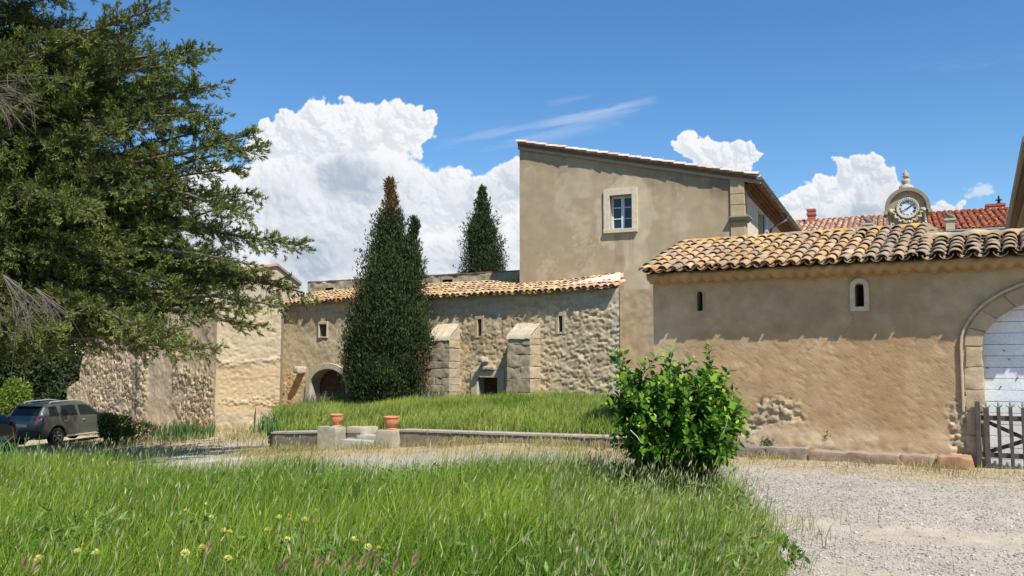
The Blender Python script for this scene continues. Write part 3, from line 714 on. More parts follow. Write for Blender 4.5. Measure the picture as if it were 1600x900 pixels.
for z in (wo[2]+.005, wo[3]-.06): mb.pbox(TP, wo[0]+.005, wo[1]-.005, z, z+.055, D0+.003, D1-.003)
for q in (1, 2): mb.pbox(TP, wo[0]+.005, wo[1]-.005, wo[2]+h*q/3-.014, wo[2]+h*q/3+.014, D0+.01, D1-.006)
mb.build('casement', M_WINP, win, bev=.003)
mb = MB(); mb.pbox(TP, wo[0], wo[1], wo[2], wo[3], D0-.0, D0+.015); mb.build('pane', M_GLASS, win)
mb = MB(); mb.pbox(TP, wo[0]-.1, wo[1]+.1, wo[2]-.1, wo[3]+.1, -.9, -.85); mb.build('dark_backing', M_DARKWOOD, win)  # dark sheet added behind the pane for the unlit room
# quoin: cut blocks with a moulded ledge
q0 = TP.uv(1141.5, 330)[0]; zq = [TP.uv(1150, v)[1] for v in (276, 304, 321, 336)]; zl = TP.uv(1150, 339)[1]; zl2 = TP.uv(1150, 346)[1]
zz = [zTR+slope*0-.10+.0] + zq[1:]
def qblock(z1, z0, dd=.05):
    c = random.uniform(.94, 1.06); mb = MB(); mb.color((.43*c, .335*c, .205*c))
    p = [TP.pt(q0, 0, dd), TP.pt(sT+dd, 0, dd), TP.pt(sT+dd, 0, -.45), TP.pt(q0, 0, -.45)]
    mb.hexa([Vector((x.x, x.y, z0)) for x in p]+[Vector((x.x, x.y, z1)) for x in p]); mb.build('quoin_block', M_TRIM, house, bev=.012)
tops = [zq[0]+.05, zq[1], zq[2]]; bots = [zq[1]+.012, zq[2]+.012, zl+.012]
for a, b in zip(tops, bots): qblock(a, b)
mb = MB(); mb.color((.30, .26, .20))
p = [TP.pt(q0-.02, 0, .16), TP.pt(sT+.18, 0, .16), TP.pt(sT+.18, 0, -.5), TP.pt(q0-.02, 0, -.5)]; p2 = [TP.pt(q0, 0, .07), TP.pt(sT+.07, 0, .07), TP.pt(sT+.07, 0, -.48), TP.pt(q0, 0, -.48)]
mb.hexa([Vector((x.x, x.y, zl2)) for x in p2]+[Vector((x.x, x.y, zl-.03)) for x in p]); mb.hexa([Vector((x.x, x.y, zl-.028)) for x in p]+[Vector((x.x, x.y, zl+.008)) for x in p])
mb.build('ledge', M_TRIM, house)
zc = zl2-.01
while zc > 3.2: qblock(zc, zc-.42, .045); zc -= .432

# ================================================================== old stone wing with the buttresses
wing = thing('stone_wing', 'long low rubble stone wing with buttresses, slit windows and a sagging tile roof', 'stone building', MP.pt(7, 0, 0))
mL = MP.len; MEZ = MP.uv(968, 452)[1]
def meave(s): return np.interp(s, [0, MP.uv(560, 470)[0], MP.uv(670, 465)[0], MP.uv(860, 458)[0], mL], [MP.uv(440, 480)[1], MP.uv(560, 471)[1], MP.uv(670, 468)[1], MP.uv(860, 460)[1], MP.uv(968, 452)[1]])
hs = []
def mh(u0, u1, v0, v1): a = MP.uv(u0, (v0+v1)/2); b = MP.uv(u1, (v0+v1)/2); return (a[0], b[0], MP.uv((u0+u1)/2, v1)[1], MP.uv((u0+u1)/2, v0)[1])
slA = mh(747, 753, 499, 525); slB = mh(873.5, 879.5, 494, 519); dor = mh(748, 779, 590, 668); sqw = mh(500, 511, 507, 526)
aC, _ = MP.uv(514.5, 600); aW = (MP.uv(543, 600)[0]-MP.uv(486, 600)[0])/2; aS = MP.uv(514, 603)[1]; aT = MP.uv(514, 576)[1]
seam = MP.uv(842, 500)[0]
def w_rub(A, B):     # 1 where stones are bare
    s470, s560, s660, s720 = MP.uv(478, 550)[0], MP.uv(560, 550)[0], MP.uv(660, 550)[0], MP.uv(720, 550)[0]
    z578, z530 = MP.uv(460, 580)[1], MP.uv(460, 530)[1]
    nse = fbm(A*1.2, B*1.5, 4, 130)-.5
    left = sst(s470-A+nse*1.6, 0, .3)*sst(z578-B+nse*.8, -.05, .15)
    arch_r = sst(1-np.hypot((A-MP.uv(535, 575)[0])/.9, (B-MP.uv(535, 575)[1])/.45)+nse, .1, .4)
    mid = sst(A-s560+nse, 0, .5)*sst((MP.uv(700, 500)[1]+np.interp(A, [s660, seam, mL], [-.15, .35, .3]))-B+nse*1.0, -.1, .15)
    return np.clip(np.maximum(np.maximum(left, arch_r), mid), 0, 1)
def wing_disp(A, B):
    e, idd, _ = col_rubble(A, B, .26, .15, 20, [(.3, .2, .1)], (.1, .1, .1))
    e2, id2, _ = col_rubble(A, B, .40, .15, 22, [(.3, .2, .1)], (.1, .1, .1))
    big = sst(A-seam, -.1, .1)
    r1 = e*.018+idd*.016; r2 = sst(fbm(A*7+B, B*13, 4, 137), .3, .75)*.016+e2*.010*id2+(fbm(A*14, B*16, 3, 141)-.5)*.022-.022*sst(fbm(A*8, B*18, 3, 144), .57, .66)+.02
    m = w_rub(A, B)
    pl_ = (fbm(A*3, B*3, 4, 132)-.5)*.035+(fbm(A*9, B*9, 3, 133)-.5)*.02
    return m*(r1*(1-big)+r2*big+(fbm(A*16, B*18, 2, 145)-.5)*.02+(fbm(A*4, B*4, 3, 136)-.5)*.03)+(1-m)*(pl_+.02)+(fbm(A*.6, B*.6, 2, 134)-.5)*.10
def wing_col(A, B):
    m = w_rub(A, B); big = sst(A-seam, -.1, .1)
    _, _, C1 = col_rubble(A, B, .26, .15, 20, [(.53, .405, .25), (.49, .38, .24), (.56, .425, .25), (.46, .365, .24), (.54, .385, .22)], (.52, .40, .25))
    _, _, C2 = col_rubble(A, B, .40, .15, 22, [(.58, .45, .29), (.52, .41, .27), (.61, .475, .31)], (.55, .43, .275))
    C = C1*(1-big)[..., None]+C2*big[..., None]
    yel = sst(MP.uv(480, 550)[0]-A, -.5, .5); C = cmix_arr(C, C*np.array([1.04, 1.0, .92]), yel)
    P = cmix([.50, .40, .25], [.56, .465, .32], fbm(A*1.2, B*1.8, 4, 135))
    P = cmix_arr(P, np.array([.48, .395, .28])+np.zeros_like(P), sst(A-MP.uv(670, 480)[0], 0, 1)*.8)
    P = cmix_arr(P, P*.72, sst(fbm(A*2, B*9, 4, 138), .52, .66)*.6)
    out = cmix_arr(P, C, m); 
    edge = sst(A-(mL-.24), 0, .05); out = cmix_arr(out, np.array([.60, .52, .40])+np.zeros_like(out), edge*.85)
    return out*(.86+.28*fbm(A*8, B*8, 3, 139))[..., None]
wall_grid('wall', MP, 0, mL, -1.6, 4.2, .034, wing_disp, wing_col, M_STONE, wing, holes=(slA, slB, dor, sqw), arches=((aC, aS, aW, aT-aS),), ztop=lambda A: meave(A)+.03)
mb = MB(); mb.color((.50, .43, .32))
def mp_quad(mb, pts): mb.add([MP.pt(*p) for p in pts], [(0, 1, 2, 3)])
q_ = TP.pt(TP.uv(967.5, 470)[0], 0, .02); mb.color((.40, .315, .21)); w0 = MP.pt(mL, 0, 0); mb.add([(w0.x, w0.y, -1), (q_.x, q_.y, -1), (q_.x, q_.y, MEZ+.1), (w0.x, w0.y, MEZ)], [(0, 1, 2, 3)])
mp_quad(mb, [(0, -1.6, -1.8), (mL-3, -1.6, -1.8), (mL-3, MEZ+.1, -1.8), (0, MEZ-.1, -1.8)])
mp_quad(mb, [(0, -1.6, 0), (0, -1.6, -1.8), (0, MEZ-.1, -1.8), (0, MEZ-.2, 0)])
mb.build('rear_wall', M_STONE, wing)
mb = MB(); 
for h in (slA, slB, sqw): mb = MB(); reveal(mb, MP, h, .35, (.30, .25, .18)); mb.build('window_reveal', M_STONE, wing)
mb = MB(); reveal(mb, MP, dor, .3, (.42, .36, .27)); mb.build('door_reveal', M_STONE, wing)
def surround(h, g, gt, gb, pr, col, name, arch=False):
    mb = MB(); mb.color(col); s0, s1, z0, z1 = h
    mb.pbox(MP, s0-g, s0, z0-gb, z1, -.06, pr).pbox(MP, s1, s1+g, z0-gb, z1, -.06, pr).pbox(MP, s0-g, s1+g, z1+.001, z1+gt, -.06, pr+.002)
    if gb > 0: mb.pbox(MP, s0, s1, z0-gb, z0, -.06, pr-.003)
    return mb.build(name, M_TRIM, wing, bev=.012)
surround(slA, .10, .14, .06, .035, (.49, .385, .25), 'window_surround'); surround(slB, .10, .16, .06, .04, (.50, .40, .26), 'window_surround'); surround(sqw, .07, .10, .05, .05, (.50, .43, .32), 'window_surround')
surround(dor, .26, .20, 0, .07, (.52, .44, .33), 'door_surround')
mb = MB(); mb.color((.05, .03, .02))
for i in range(7):
    z = dor[2]+i*(dor[3]-dor[2])/7; mb.pbox(MP, dor[0]-.02, dor[1]+.02, z+.004, z+(dor[3]-dor[2])/7-.004, -.30, -.27+random.uniform(-.004, .004))
mb.build('door', M_DARKWOOD, wing)
mb = MB(); n = 8
for i in range(n):
    z = -1.2+i*(aT+1.2)/n; mb.pbox(MP, aC-aW-.1, aC+aW+.1, z+.006, z+(aT+1.2)/n-.006, -.42, -.38)
mb.build('arched_door', mat('brown_door_wood', rgb=(.10, .055, .042), rough=.8, var=.3, vs=10), wing)
def mell(a, b, n=18): return [(aC-a, -1.4)]+[(aC-a*math.cos(math.pi*i/n), aS+b*math.sin(math.pi*i/n)) for i in range(n+1)]+[(aC+a, -1.4)]
mb = MB(); mb.color((.47, .41, .32)); mb.sweep(mell(aW*.98, (aT-aS)*.98), mell(aW+.22, aT-aS+.2), -.38, .09, MP); mb.build('arch_surround', M_STONE, wing, bev=.015)
# imposts and spout stones
def stone_at(u, v, w, h, d, name, col=(.44, .39, .31), seed=0):
    s, z = MP.uv(u, v); return rough_block(MP, s-w/2, s+w/2, z-h/2, z+h/2, -.1, d, col, .03, seed, .04, name, M_STONE, wing, None, .04)
stone_at(474, 578, .26, .26, .36, 'spout_stone', seed=61); stone_at(543, 588, .3, .18, .12, 'impost_stone', seed=62)
stone_at(760, 562, .20, .16, .3, 'bracket_stone', seed=63); stone_at(765, 575, .5, .14, .14, 'bracket_stone', (.38, .33, .26), 64)
# buttresses
def buttress(u0, u1, vw, vf, p, seed, base):
    s0, s1 = MP.uv(u0, 560, p)[0], MP.uv(u1, 560, p)[0]; zw = MP.uv((u0+u1)/2+12, vw)[1]; zf = MP.uv((u0+u1)/2, vf, p)[1]
    cols = [(.42, .34, .235), (.37, .305, .215), (.46, .37, .245), (.41, .33, .225), (.34, .285, .21)]; rb_ = random.Random(seed)
    def shape(z0, z1, k):
        # block course
        grow = .02*(zf-z1)
        sm = s0+(s1-s0)*rb_.choice([.38, .5, .62, 1.0]); parts = [(s0-grow, sm-.001), (sm+.001, s1+grow)] if sm < s1 else [(s0-grow, s1+grow)]
        kq_ = rb_.uniform(.9, 1.08)
        for a, b in parts: rough_block(MP, a, b, z0+.003, z1-.003, -.1, p+grow*.8+rb_.uniform(-.008, .006), [x*kq_ for x in rb_.choice(cols)], .026, seed+k*3, .03, 'buttress_block', M_STONE, wing, None, .012)
    z = zf; k = 0
    while z > -1.2:
        h = rb_.choice([.22, .28, .34, .40]); shape(z-h, z, k); z -= h; k += 1
    # sloping cap
    n, m_ = 12, 12; A, B = np.meshgrid(np.linspace(0, 1, n), np.linspace(0, 1, m_), indexing='ij')
    mb = MB(); mb.color((.52, .46, .36))
    e = .03
    q = [MP.pt(s0-e, zf-.002, p+e), MP.pt(s1+e, zf-.002, p+e), MP.pt(s1+e, zf-.002, -.05), MP.pt(s0-e, zf-.002, -.05), MP.pt(s0-e, zf+.07, p+e), MP.pt(s1+e, zf+.07, p+e), MP.pt(s1, zw, -.05), MP.pt(s0, zw, -.05)]
    S_, T_ = np.meshgrid(np.linspace(s0-e, s1+e, 24), np.linspace(0, 1, 20), indexing='ij')
    Dp = (p+.03)*(1-T_)-.05*T_; Zp = zf+.05+(zw-zf-.05)*T_+(fbm(S_*7, T_*5+seed, 4, seed+2)-.5)*.06-.10*sst(.06-T_, 0, .06)
    P_ = MP.ptn(S_+(fbm(T_*6, S_*2, 3, seed+4)-.5)*.03, Zp, Dp); Cc_ = cmix([.40, .34, .25], [.54, .46, .34], fbm(S_*4, T_*4+seed, 4, seed+6))
    mesh_np('buttress_cap', P_.reshape(-1, 3), grid_faces(24, 20), M_STONE, wing, Cc_.reshape(-1, 3))
    mb = MB(); mb.color((.44, .37, .27)); mb.hexa([MP.pt(s0-.01, zf-.02, p), MP.pt(s1+.01, zf-.02, p), MP.pt(s1+.01, zf-.02, -.05), MP.pt(s0-.01, zf-.02, -.05), MP.pt(s0-.01, zf+.01, p), MP.pt(s1+.01, zf+.01, p), MP.pt(s1+.01, zw-.03, -.05), MP.pt(s0-.01, zw-.03, -.05)]); mb.build('buttress_core', M_STONE, wing)
buttress(793, 828, 503, 527, .52, 70, 0); buttress(668, 702, 503, 530, .50, 90, 0)
rough_block(MP, MP.uv(655, 640)[0], MP.uv(668, 640)[0], -.9, MP.uv(660, 618)[1], 0, .55, (.4, .35, .28), .02, 98, .06, 'buttress_foot', M_STONE, wing)
# roof
def wing_tiles(s, r, nr, kind):
    c = np.array(old_tiles(s, r, nr, kind)); q = random.random()
    if s > mL-1.6: c = cmix(c, [.52, .30, .22], .6)
    elif q < .4: c = cmix(c, [.55, .40, .20], .6)
    return c*1.08
rl0 = .0
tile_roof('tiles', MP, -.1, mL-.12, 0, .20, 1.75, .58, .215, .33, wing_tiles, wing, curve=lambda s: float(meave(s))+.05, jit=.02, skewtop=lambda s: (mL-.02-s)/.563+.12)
for (sa, sb) in [(i, i+1.5) for i in np.arange(0, mL-1.2, 1.5)]:
    sb = min(sb, mL-.1); sbk = min(sb, mL-.1-.563*1.75); sak = min(sa, sbk-.01); mb = MB(); mb.color((.36, .27, .17)); ea, eb = float(meave(sa))+.04, float(meave(sb))+.04
    mb.hexa([MP.pt(sa, ea-.05, .13), MP.pt(sb, eb-.05, .13), MP.pt(sbk, eb+.50, -1.75), MP.pt(sak, ea+.50, -1.75), MP.pt(sa, ea, .13), MP.pt(sb, eb, .13), MP.pt(sbk, eb+.55, -1.75), MP.pt(sak, ea+.55, -1.75)])
    mb.build('roof_deck', M_PLASTER, wing)
# pale mortar flashing where the roof meets the tall house
n = 40; S = np.linspace(MP.uv(850, 450)[0], mL+.03, n); P = np.zeros((n, 5, 3)); tt = np.linspace(0, 1, n)
for j in range(5):
    f = j/4; dd = -.02-.75*tt*f-.15; P[:, j] = MP.ptn(S+.563*dd, meave(S)+.10+(-dd)*.33+.03+tt*f*.14+(fbm(S*5, S*0+j, 3, 140)-.5)*.04, dd)
mesh_np('mortar_flashing', P.reshape(-1, 3), grid_faces(n, 5), M_PLASTER, wing, np.array([.62, .54, .42])+np.zeros((n*5, 3)))

# ================================================================== left ruined wall, two faces
lA = W(335, 676, 30.0); lB = W(436, 676, 30.25); l0 = W(104, 640, 38.6)
L1 = Plane(lA.xy, lB.xy); L2 = Plane(l0.xy, lA.xy)
ruin = thing('ruined_wall', 'tall crumbling rubble wall with patches of old plaster beside the parked cars', 'stone wall', (lA.x, lA.y, -1))
def l2top(s):
    pts = [(100, 612), (118, 598), (126, 594), (130, 560), (140, 535), (160, 503), (185, 486), (240, 486), (300, 480), (335, 478)]
    q = [L2.uv(u, v) for u, v in pts]; return np.interp(s, [a for a, b in q], [b for a, b in q])+(fbm(s*3, s*0, 3, 150)-.5)*.12
def l1top(s): return L1.uv(380, 477)[1]+(fbm(s*4, s*0, 3, 151)-.5)*.1
sdark = L2.uv(212, 600)[0]; plas0, plas1 = L2.uv(228, 600)[0], L2.uv(275, 600)[0]
def l2m(A, B):
    m = sst(fbm(A*.5, B*.9, 4, 152)+.12-.5, -.05, .1)
    pl_ = sst(A-plas0+(fbm(A*2, B*2, 3, 153)-.5)*.6, 0, .2)*sst(plas1-A+(fbm(A*2, B*2, 3, 154)-.5)*1.2, 0, .2)
    up = sst(B-1.0+(fbm(A*1.5, B*1.5, 3, 155)-.5)*1.5, 0, .3)*sst(A-plas1, 0, .3)
    return np.clip(1-np.maximum(pl_, up*.9), 0, 1)*np.clip(.5+m, 0, 1)
def l2disp(A, B):
    e, idd, _ = col_rubble(A, B, .15, .09, 30, [(.3, .2, .1)], (.1, .1, .1))
    return (l2m(A, B)*(e*.040+idd*.030-.05*sst(fbm(A*6, B*8, 3, 143), .60, .66))+(fbm(A*2, B*2, 4, 156)-.5)*.08+(fbm(A*8, B*8, 3, 157)-.5)*.025-.04*sst(.0-np.abs(A-sdark), -.12, 0))*sst(L2.len-A, -.02, .25)
def l2col(A, B):
    _, _, C = col_rubble(A, B, .15, .09, 30, [(.60, .45, .29), (.54, .42, .29), (.64, .47, .29), (.48, .38, .27)], (.32, .23, .14))
    P = cmix([.54, .41, .27], [.60, .46, .31], fbm(A*1.2, B*1.2, 4, 158))
    C = cmix_arr(P, C, l2m(A, B))
    dk = sst(.38-np.abs(A-sdark-.1*np.sin(B*2))+(fbm(A*3, B*3, 4, 159)-.5)*.5, 0, .25)*sst(2.9-B, 0, .8)
    return cmix_arr(C, np.array([.17, .145, .125])+np.zeros_like(C), dk*.8)*1.05
wall_grid('rubble_face', L2, 0, L2.len, -2.6, 4.3, .042, l2disp, l2col, M_STONE, ruin, ztop=l2top)
def l1disp(A, B):
    e, idd, _ = col_rubble(A, B, .19, .11, 33, [(.3, .2, .1)], (.1, .1, .1))
    z1 = L1.uv(380, 565)[1]; z2 = L1.uv(380, 628)[1]
    m = np.maximum(sst(.16-np.abs(B-z1-(A-1)*.08)+(fbm(A*2, B*2, 3, 160)-.5)*.3, 0, .1), sst(.16-np.abs(B-z2)+(fbm(A*2, B*2, 3, 161)-.5)*.4, 0, .1))
    return (m*(e*.05+idd*.03-.03)+(fbm(A*3, B*3, 4, 162)-.5)*.025+(fbm(A*18, B*18, 3, 163)-.5)*.024-.016*sst(fbm(A*9, B*12, 3, 168), .58, .63))*sst(A, -.02, .2)
def l1col(A, B):
    zt = L1.uv(380, 560)[1]; zl = L1.uv(380, 640)[1]
    C = cmix([.47, .385, .27], [.56, .46, .325], fbm(A*1.6, B*1.6, 5, 164))
    C = cmix_arr(C, np.array([.50, .38, .235])+np.zeros_like(C), sst(zt-B+(fbm(A*2, B*2, 4, 165)-.5)*1.0, -.1, .4)*.9)
    C = cmix_arr(C, np.array([.46, .38, .27])+np.zeros_like(C), sst(zl-B+(fbm(A*2, B*2, 3, 166)-.5)*.3, 0, .15))
    C = cmix_arr(C, C*.72, sst(fbm(A*1.5, B*5, 4, 167), .56, .66)*.7)
    return C
wall_grid('plaster_face', L1, 0, L1.len, -2.2, 4.3, .035, l1disp, l1col, M_STONE, ruin, ztop=l1top)
mb = MB(); mb.color((.44, .36, .26))
def prof_back(pl, topf, z0, depth, mb, n=40):
    S = np.linspace(0, pl.len, n); T = topf(S) if not np.isscalar(topf(S)) else S*0+topf(S)
    vs = [pl.pt(s, t-.01, -.02) for s, t in zip(S, T)]+[pl.pt(s, t-.03, -depth) for s, t in zip(S, T)]+[pl.pt(s, z0, -depth) for s in S]
    mb.add(vs, [(i, i+1, n+i+1, n+i) for i in range(n-1)]+[(n+i, n+i+1, 2*n+i+1, 2*n+i) for i in range(n-1)])
    for k, s in ((0, 0), (n-1, pl.len)): mb.add([pl.pt(s, z0, 0), pl.pt(s, z0, -depth), pl.pt(s, T[k]-.03, -depth), pl.pt(s, T[k], 0)], [(0, 1, 2, 3)])
prof_back(L2, l2top, -2.6, .6, mb); prof_back(L1, l1top, -2.2, .6, mb)
mb.build('wall_back', M_STONE, ruin)
e0, e1 = L1.pt(L1.len, 0, -.0), MP.pt(-.0, 0, .0); 
mb = MB(); mb.color((.44, .36, .26)); zt = float(np.mean(l1top(np.array([0.])))); mb.add([(e0.x, e0.y, -2), (e1.x, e1.y+.3, -2), (e1.x, e1.y+.3, zt), (e0.x, e0.y, zt)], [(0, 1, 2, 3)]); mb.build('return_wall', M_STONE, ruin)
sk = L1.uv(345, 690)[0]
o = rough_block(L1, .1, L1.len+.2, -1.7, L1.uv(390, 677)[1], .0, .35, (.40, .37, .31), .02, 170, .06, 'stone_ledge', M_STONE, ruin)

# ================================================================== courtyard wall behind the wing roof
CWp = Plane(MP.pt(-2, 0, -2.9).xy, MP.pt(mL+1, 0, -2.9).xy)
cw = thing('courtyard_wall', 'rough stone courtyard wall with tile coping seen above the wing roof', 'wall', CWp.pt(6, 0, 0))
zc0, zc1 = CWp.uv(475, 442)[1], CWp.uv(810, 424)[1]; sc0, sc1 = CWp.uv(475, 442)[0], CWp.uv(810, 424)[0]
def cwtop(s): return zc0+(s-sc0)*(zc1-zc0)/(sc1-sc0)
def ch(u0, u1, v0, v1): return (CWp.uv(u0, v0)[0], CWp.uv(u1, v0)[0], CWp.uv(u0, v1)[1], CWp.uv(u0, v0)[1])
h1, h2 = ch(509, 521, 451, 456), ch(692, 707, 431, 437)
h1 = (h1[0], h1[1], cwtop(h1[0])-.36, cwtop(h1[0])-.22); h2 = (h2[0], h2[1], cwtop(h2[0])-.30, cwtop(h2[0])-.16)
wall_grid('wall', CWp, 0, CWp.len-1.8, 1.5, 5.2, .06, lambda A, B: (fbm(A*5, B*5, 4, 180)-.5)*.08, lambda A, B: col_rubble(A, B, .22, .13, 35, [(.54, .43, .29), (.47, .38, .27), (.58, .46, .31)], (.45, .36, .24))[2], M_STONE, cw, holes=(h1, h2), ztop=lambda A: cwtop(A))
mb = MB(); mb.color((.15, .10, .08)); n = int(CWp.len/.25)
for i in range(n-8):
    s = i*.25; mb.color([x*random.uniform(.7, 1.3) for x in (.30, .17, .12)]); z = cwtop(s); mb.pbox(CWp, s, s+.24, z+.0, z+.035+random.uniform(0, .015), -.5, .012)
mb.build('coping', M_TILE, cw)
mb = MB(); mb.color((.40, .33, .23)); mb.hexa([CWp.pt(0, 1, -.04), CWp.pt(CWp.len-1.8, 1, -.04), CWp.pt(CWp.len-1.8, 1, -.45), CWp.pt(0, 1, -.45), CWp.pt(0, cwtop(0)-.6, -.04), CWp.pt(CWp.len-1.8, cwtop(CWp.len-1.8)-.6, -.04), CWp.pt(CWp.len-1.8, cwtop(CWp.len-1.8), -.45), CWp.pt(0, cwtop(0), -.45)]); mb.build('wall_back', M_STONE, cw)

# ================================================================== far gabled building at the left
def far_gable():
    pk = W(433, 414, 46); c = W(470, 442, 44.5)
    t = thing('far_gabled_house', 'distant gabled stone house with a tiled verge peeking above the conifer boughs', 'house', (pk.x, pk.y, -1))
    GP = Plane((pk.x-4.5, pk.y-1.7), (pk.x+1.4, pk.y+.53))
    sp = GP.uv(433, 414)[0]; zp = GP.uv(433, 416)[1]; sr, zr = GP.uv(468, 444)
    sl = 0; zl_ = zp-.9
    mb = MB(); mb.color((.40, .33, .24)); B = 7
    prof = [(sl, -1.5), (sr, -1.5), (sr, zr), (sp, zp), (sl, zl_)]
    n = len(prof); vs = [GP.pt(a, b, 0) for a, b in prof]+[GP.pt(a, b, -B) for a, b in prof]
    mb.add(vs, [tuple(range(n))]+[tuple(range(2*n-1, n-1, -1))]+[(i, (i+1) % n, n+(i+1) % n, n+i) for i in range(n)]); mb.build('wall', M_STONE, t)
    mb = MB(); mb.color((.50, .26, .17)); 
    def rs(a, b): mb.hexa([GP.pt(a[0], a[1]+.02, .15), GP.pt(b[0], b[1]+.02, .15), GP.pt(b[0], b[1]+.02, -B-.1), GP.pt(a[0], a[1]+.02, -B-.1), GP.pt(a[0], a[1]+.15, .15), GP.pt(b[0], b[1]+.15, .15), GP.pt(b[0], b[1]+.15, -B-.1), GP.pt(a[0], a[1]+.15, -B-.1)])
    rs((sl-.3, zl_-.06), (sp, zp)); mb.color((.24, .20, .17)); rs((sp+.003, zp), (sr+.1, zr-.08)); mb.build('roof', M_TILE, t)
far_gable()

# ================================================================== main house with the clock, far right
c0 = W(1417, 372, 36.0); hd = Vector((.9135, -.4067)); HP = Plane((c0.x-hd.x*9, c0.y-hd.y*9), (c0.x+hd.x*9, c0.y+hd.y*9))
mh_ = thing('main_house', 'distant main house with red tile roofs and an ornate stone clock gable', 'house', HP.pt(9, 0, 0))
hs0 = HP.uv(1268, 365)[0]-1.2; HE = HP.uv(1530, 361)[1]; HD, HR = 5.5, 1.66
mb = MB(); mb.color((.45, .38, .28)); mb.pbox(HP, hs0, 17.5, -1, HE-.02, -9, 0); mb.build('wall', M_PLASTER, mh_)
def red_tiles(s, r, nr, kind):
    k = random.uniform(.75, 1.1)*(.75 if kind else 1)
    c = random.choice([(.47, .165, .095), (.52, .20, .12), (.40, .14, .085)]) if s > 9 else random.choice([(.56, .36, .26), (.60, .42, .32), (.52, .30, .21)])
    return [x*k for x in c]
tile_roof('roof', HP, hs0-.1, 17.5, HE+.03, .3, HD, HR, .25, .4, red_tiles, mh_)
mb = MB(); mb.color((.3, .15, .1)); slab(mb, HP, hs0, 17.5, .25, HE+.02, -HD, HE+HR-.01, .08); slab(mb, HP, hs0, 17.5, -HD*2, HE+.02, -HD+.003, HE+HR-.01, .08); mb.build('roof_deck', M_TILE, mh_)
ridge('ridge_tiles', HP, hs0, 17.5, HE+HR+.04, -HD, .14, (.52, .30, .20), mh_, 8, .02)
mb = MB(); mb.tube([HP.pt(10.5, HE+.0, .36), HP.pt(17.4, HE+.0, .36)], .08, 8); mb.build('gutter', M_METAL, mh_)
def chimney(u0, u1, v0, v1, d, col, pot, name='chimney'):
    s0, s1 = HP.uv(u0, v1, d)[0], HP.uv(u1, v1, d)[0]; zt = HP.uv((u0+u1)/2, v0, d)[1]; zb_ = HP.uv((u0+u1)/2, v1, d)[1]-1.5
    M_ = M_BRICK; mb = MB(); z = zb_; k = 0
    while z < zt-.1:
        mb.color([x*random.uniform(.82, 1.12) for x in col]); o = .006*(k % 2)
        mb.pbox(HP, s0+o, s1-o, z, z+.068, d-.5+o, d-o); mb.color([x*.8 for x in col]); mb.pbox(HP, s0+.012, s1-.012, z+.068, z+.08, d-.49, d-.012); z += .08; k += 1
    c = mb.build(name, M_, mh_)
    mb = MB(); mb.color([x*.8 for x in col]); mb.pbox(HP, s0-.04, s1+.04, zt-.30, zt-.22, d-.54, d+.04).pbox(HP, s0-.03, s1+.03, zt-.1, zt, d-.53, d+.03); mb.build('cap', M_, c)
    if pot:
        mb = MB(); q = HP.pt(s1-.22, zt, d-.25); mb.lathe([(.13, 0), (.13, .05), (.06, .07), (.06, .17), (.15, .18), (.15, .21), (.05, .23), (.04, .34), (.03, .4)], q, 12); mb.build('cowl', mat('dark_cowl', rgb=(.02, .025, .04), rough=.5), c)
chimney(1262, 1274, 326, 362, -HD+1.2, (.42, .17, .11), False); chimney(1542, 1571, 318, 334, -HD-.3, (.44, .13, .075), True)
# clock gable ---------------------------------------------------
CPd = .35
cs_, cz_ = HP.uv(1418, 325.5, CPd); pxm = (HP.uv(1428, 325, CPd)[0]-HP.uv(1418, 325, CPd)[0])/10
RO = 35*pxm; RY = RO*1.02
CPl = Plane(HP.pt(0, 0, CPd).xy, HP.pt(18, 0, CPd).xy)
def circ(r, a0, a1, n=28, ry=None): return [(cs_+r*math.sin(a), cz_+(ry or r)*math.cos(a)) for a in np.linspace(a0, a1, n)]
ck = None
mb = MB(); mb.color((.31, .265, .19))
outl = circ(RO*.96, -math.pi*.62, math.pi*.62, 36)
zbtm = cz_-RO*1.35
body = [(cs_-RO*.80, zbtm)]+outl+[(cs_+RO*.80, zbtm)]
n = len(body); mb.add([CPl.pt(a, b, 0) for a, b in body]+[CPl.pt(a, b, -.7) for a, b in body], [tuple(range(n-1, -1, -1))]+[tuple(range(n, 2*n))]+[(i, (i+1) % n, n+(i+1) % n, n+i) for i in range(n)])
ck = mb.build('clock_gable', M_TRIM, mh_)
mb = MB(); mb.color((.25, .215, .16)); mb.sweep(circ(RO*.84, -math.pi*.55, math.pi*.55), circ(RO*1.03, -math.pi*.55, math.pi*.55), -.75, .14, CPl); mb.build('hood', M_TRIM, ck, bev=.015)
for sg in (-1, 1):   # hood ends
    mb = MB(); mb.color((.33, .29, .22)); s = cs_+sg*RO*1.0; z = cz_-RO*.17; mb.pbox(CPl, min(s-.08, s+.08), max(s-.08, s+.08), z-.09, z+.05, -.7, .17); mb.build('hood_end', M_TRIM, ck, bev=.01)
mb = MB(); mb.color((.56, .50, .38)); mb.sweep(circ(RO*.40, 0, 2*math.pi, 40), circ(RO*.52, 0, 2*math.pi, 40), .0, .10, CPl); mb.build('dial_ring', M_TRIM, ck, bev=.01)
mb = MB()
for i in range(32):
    a = 2*math.pi*i/32; q = CPl.pt(cs_+RO*.485*math.sin(a), cz_+RO*.485*math.cos(a), .10); mb.color((.60, .53, .40)); mb.lathe([(.0, -.02), (.028, 0), (.022, .018), (0, .028)], q, 6, tuple(CPl.n))
mb.build('bead_moulding', M_TRIM, ck)
mb = MB(); mb.color((.58, .62, .70)); dl = circ(RO*.405, 0, 2*math.pi, 40)[:-1]; n = len(dl); mb.add([CPl.pt(a, b, .03) for a, b in dl]+[CPl.pt(a, b, .0) for a, b in dl], [tuple(range(n-1, -1, -1))]+[(i, (i+1) % n, n+(i+1) % n, n+i) for i in range(n)])
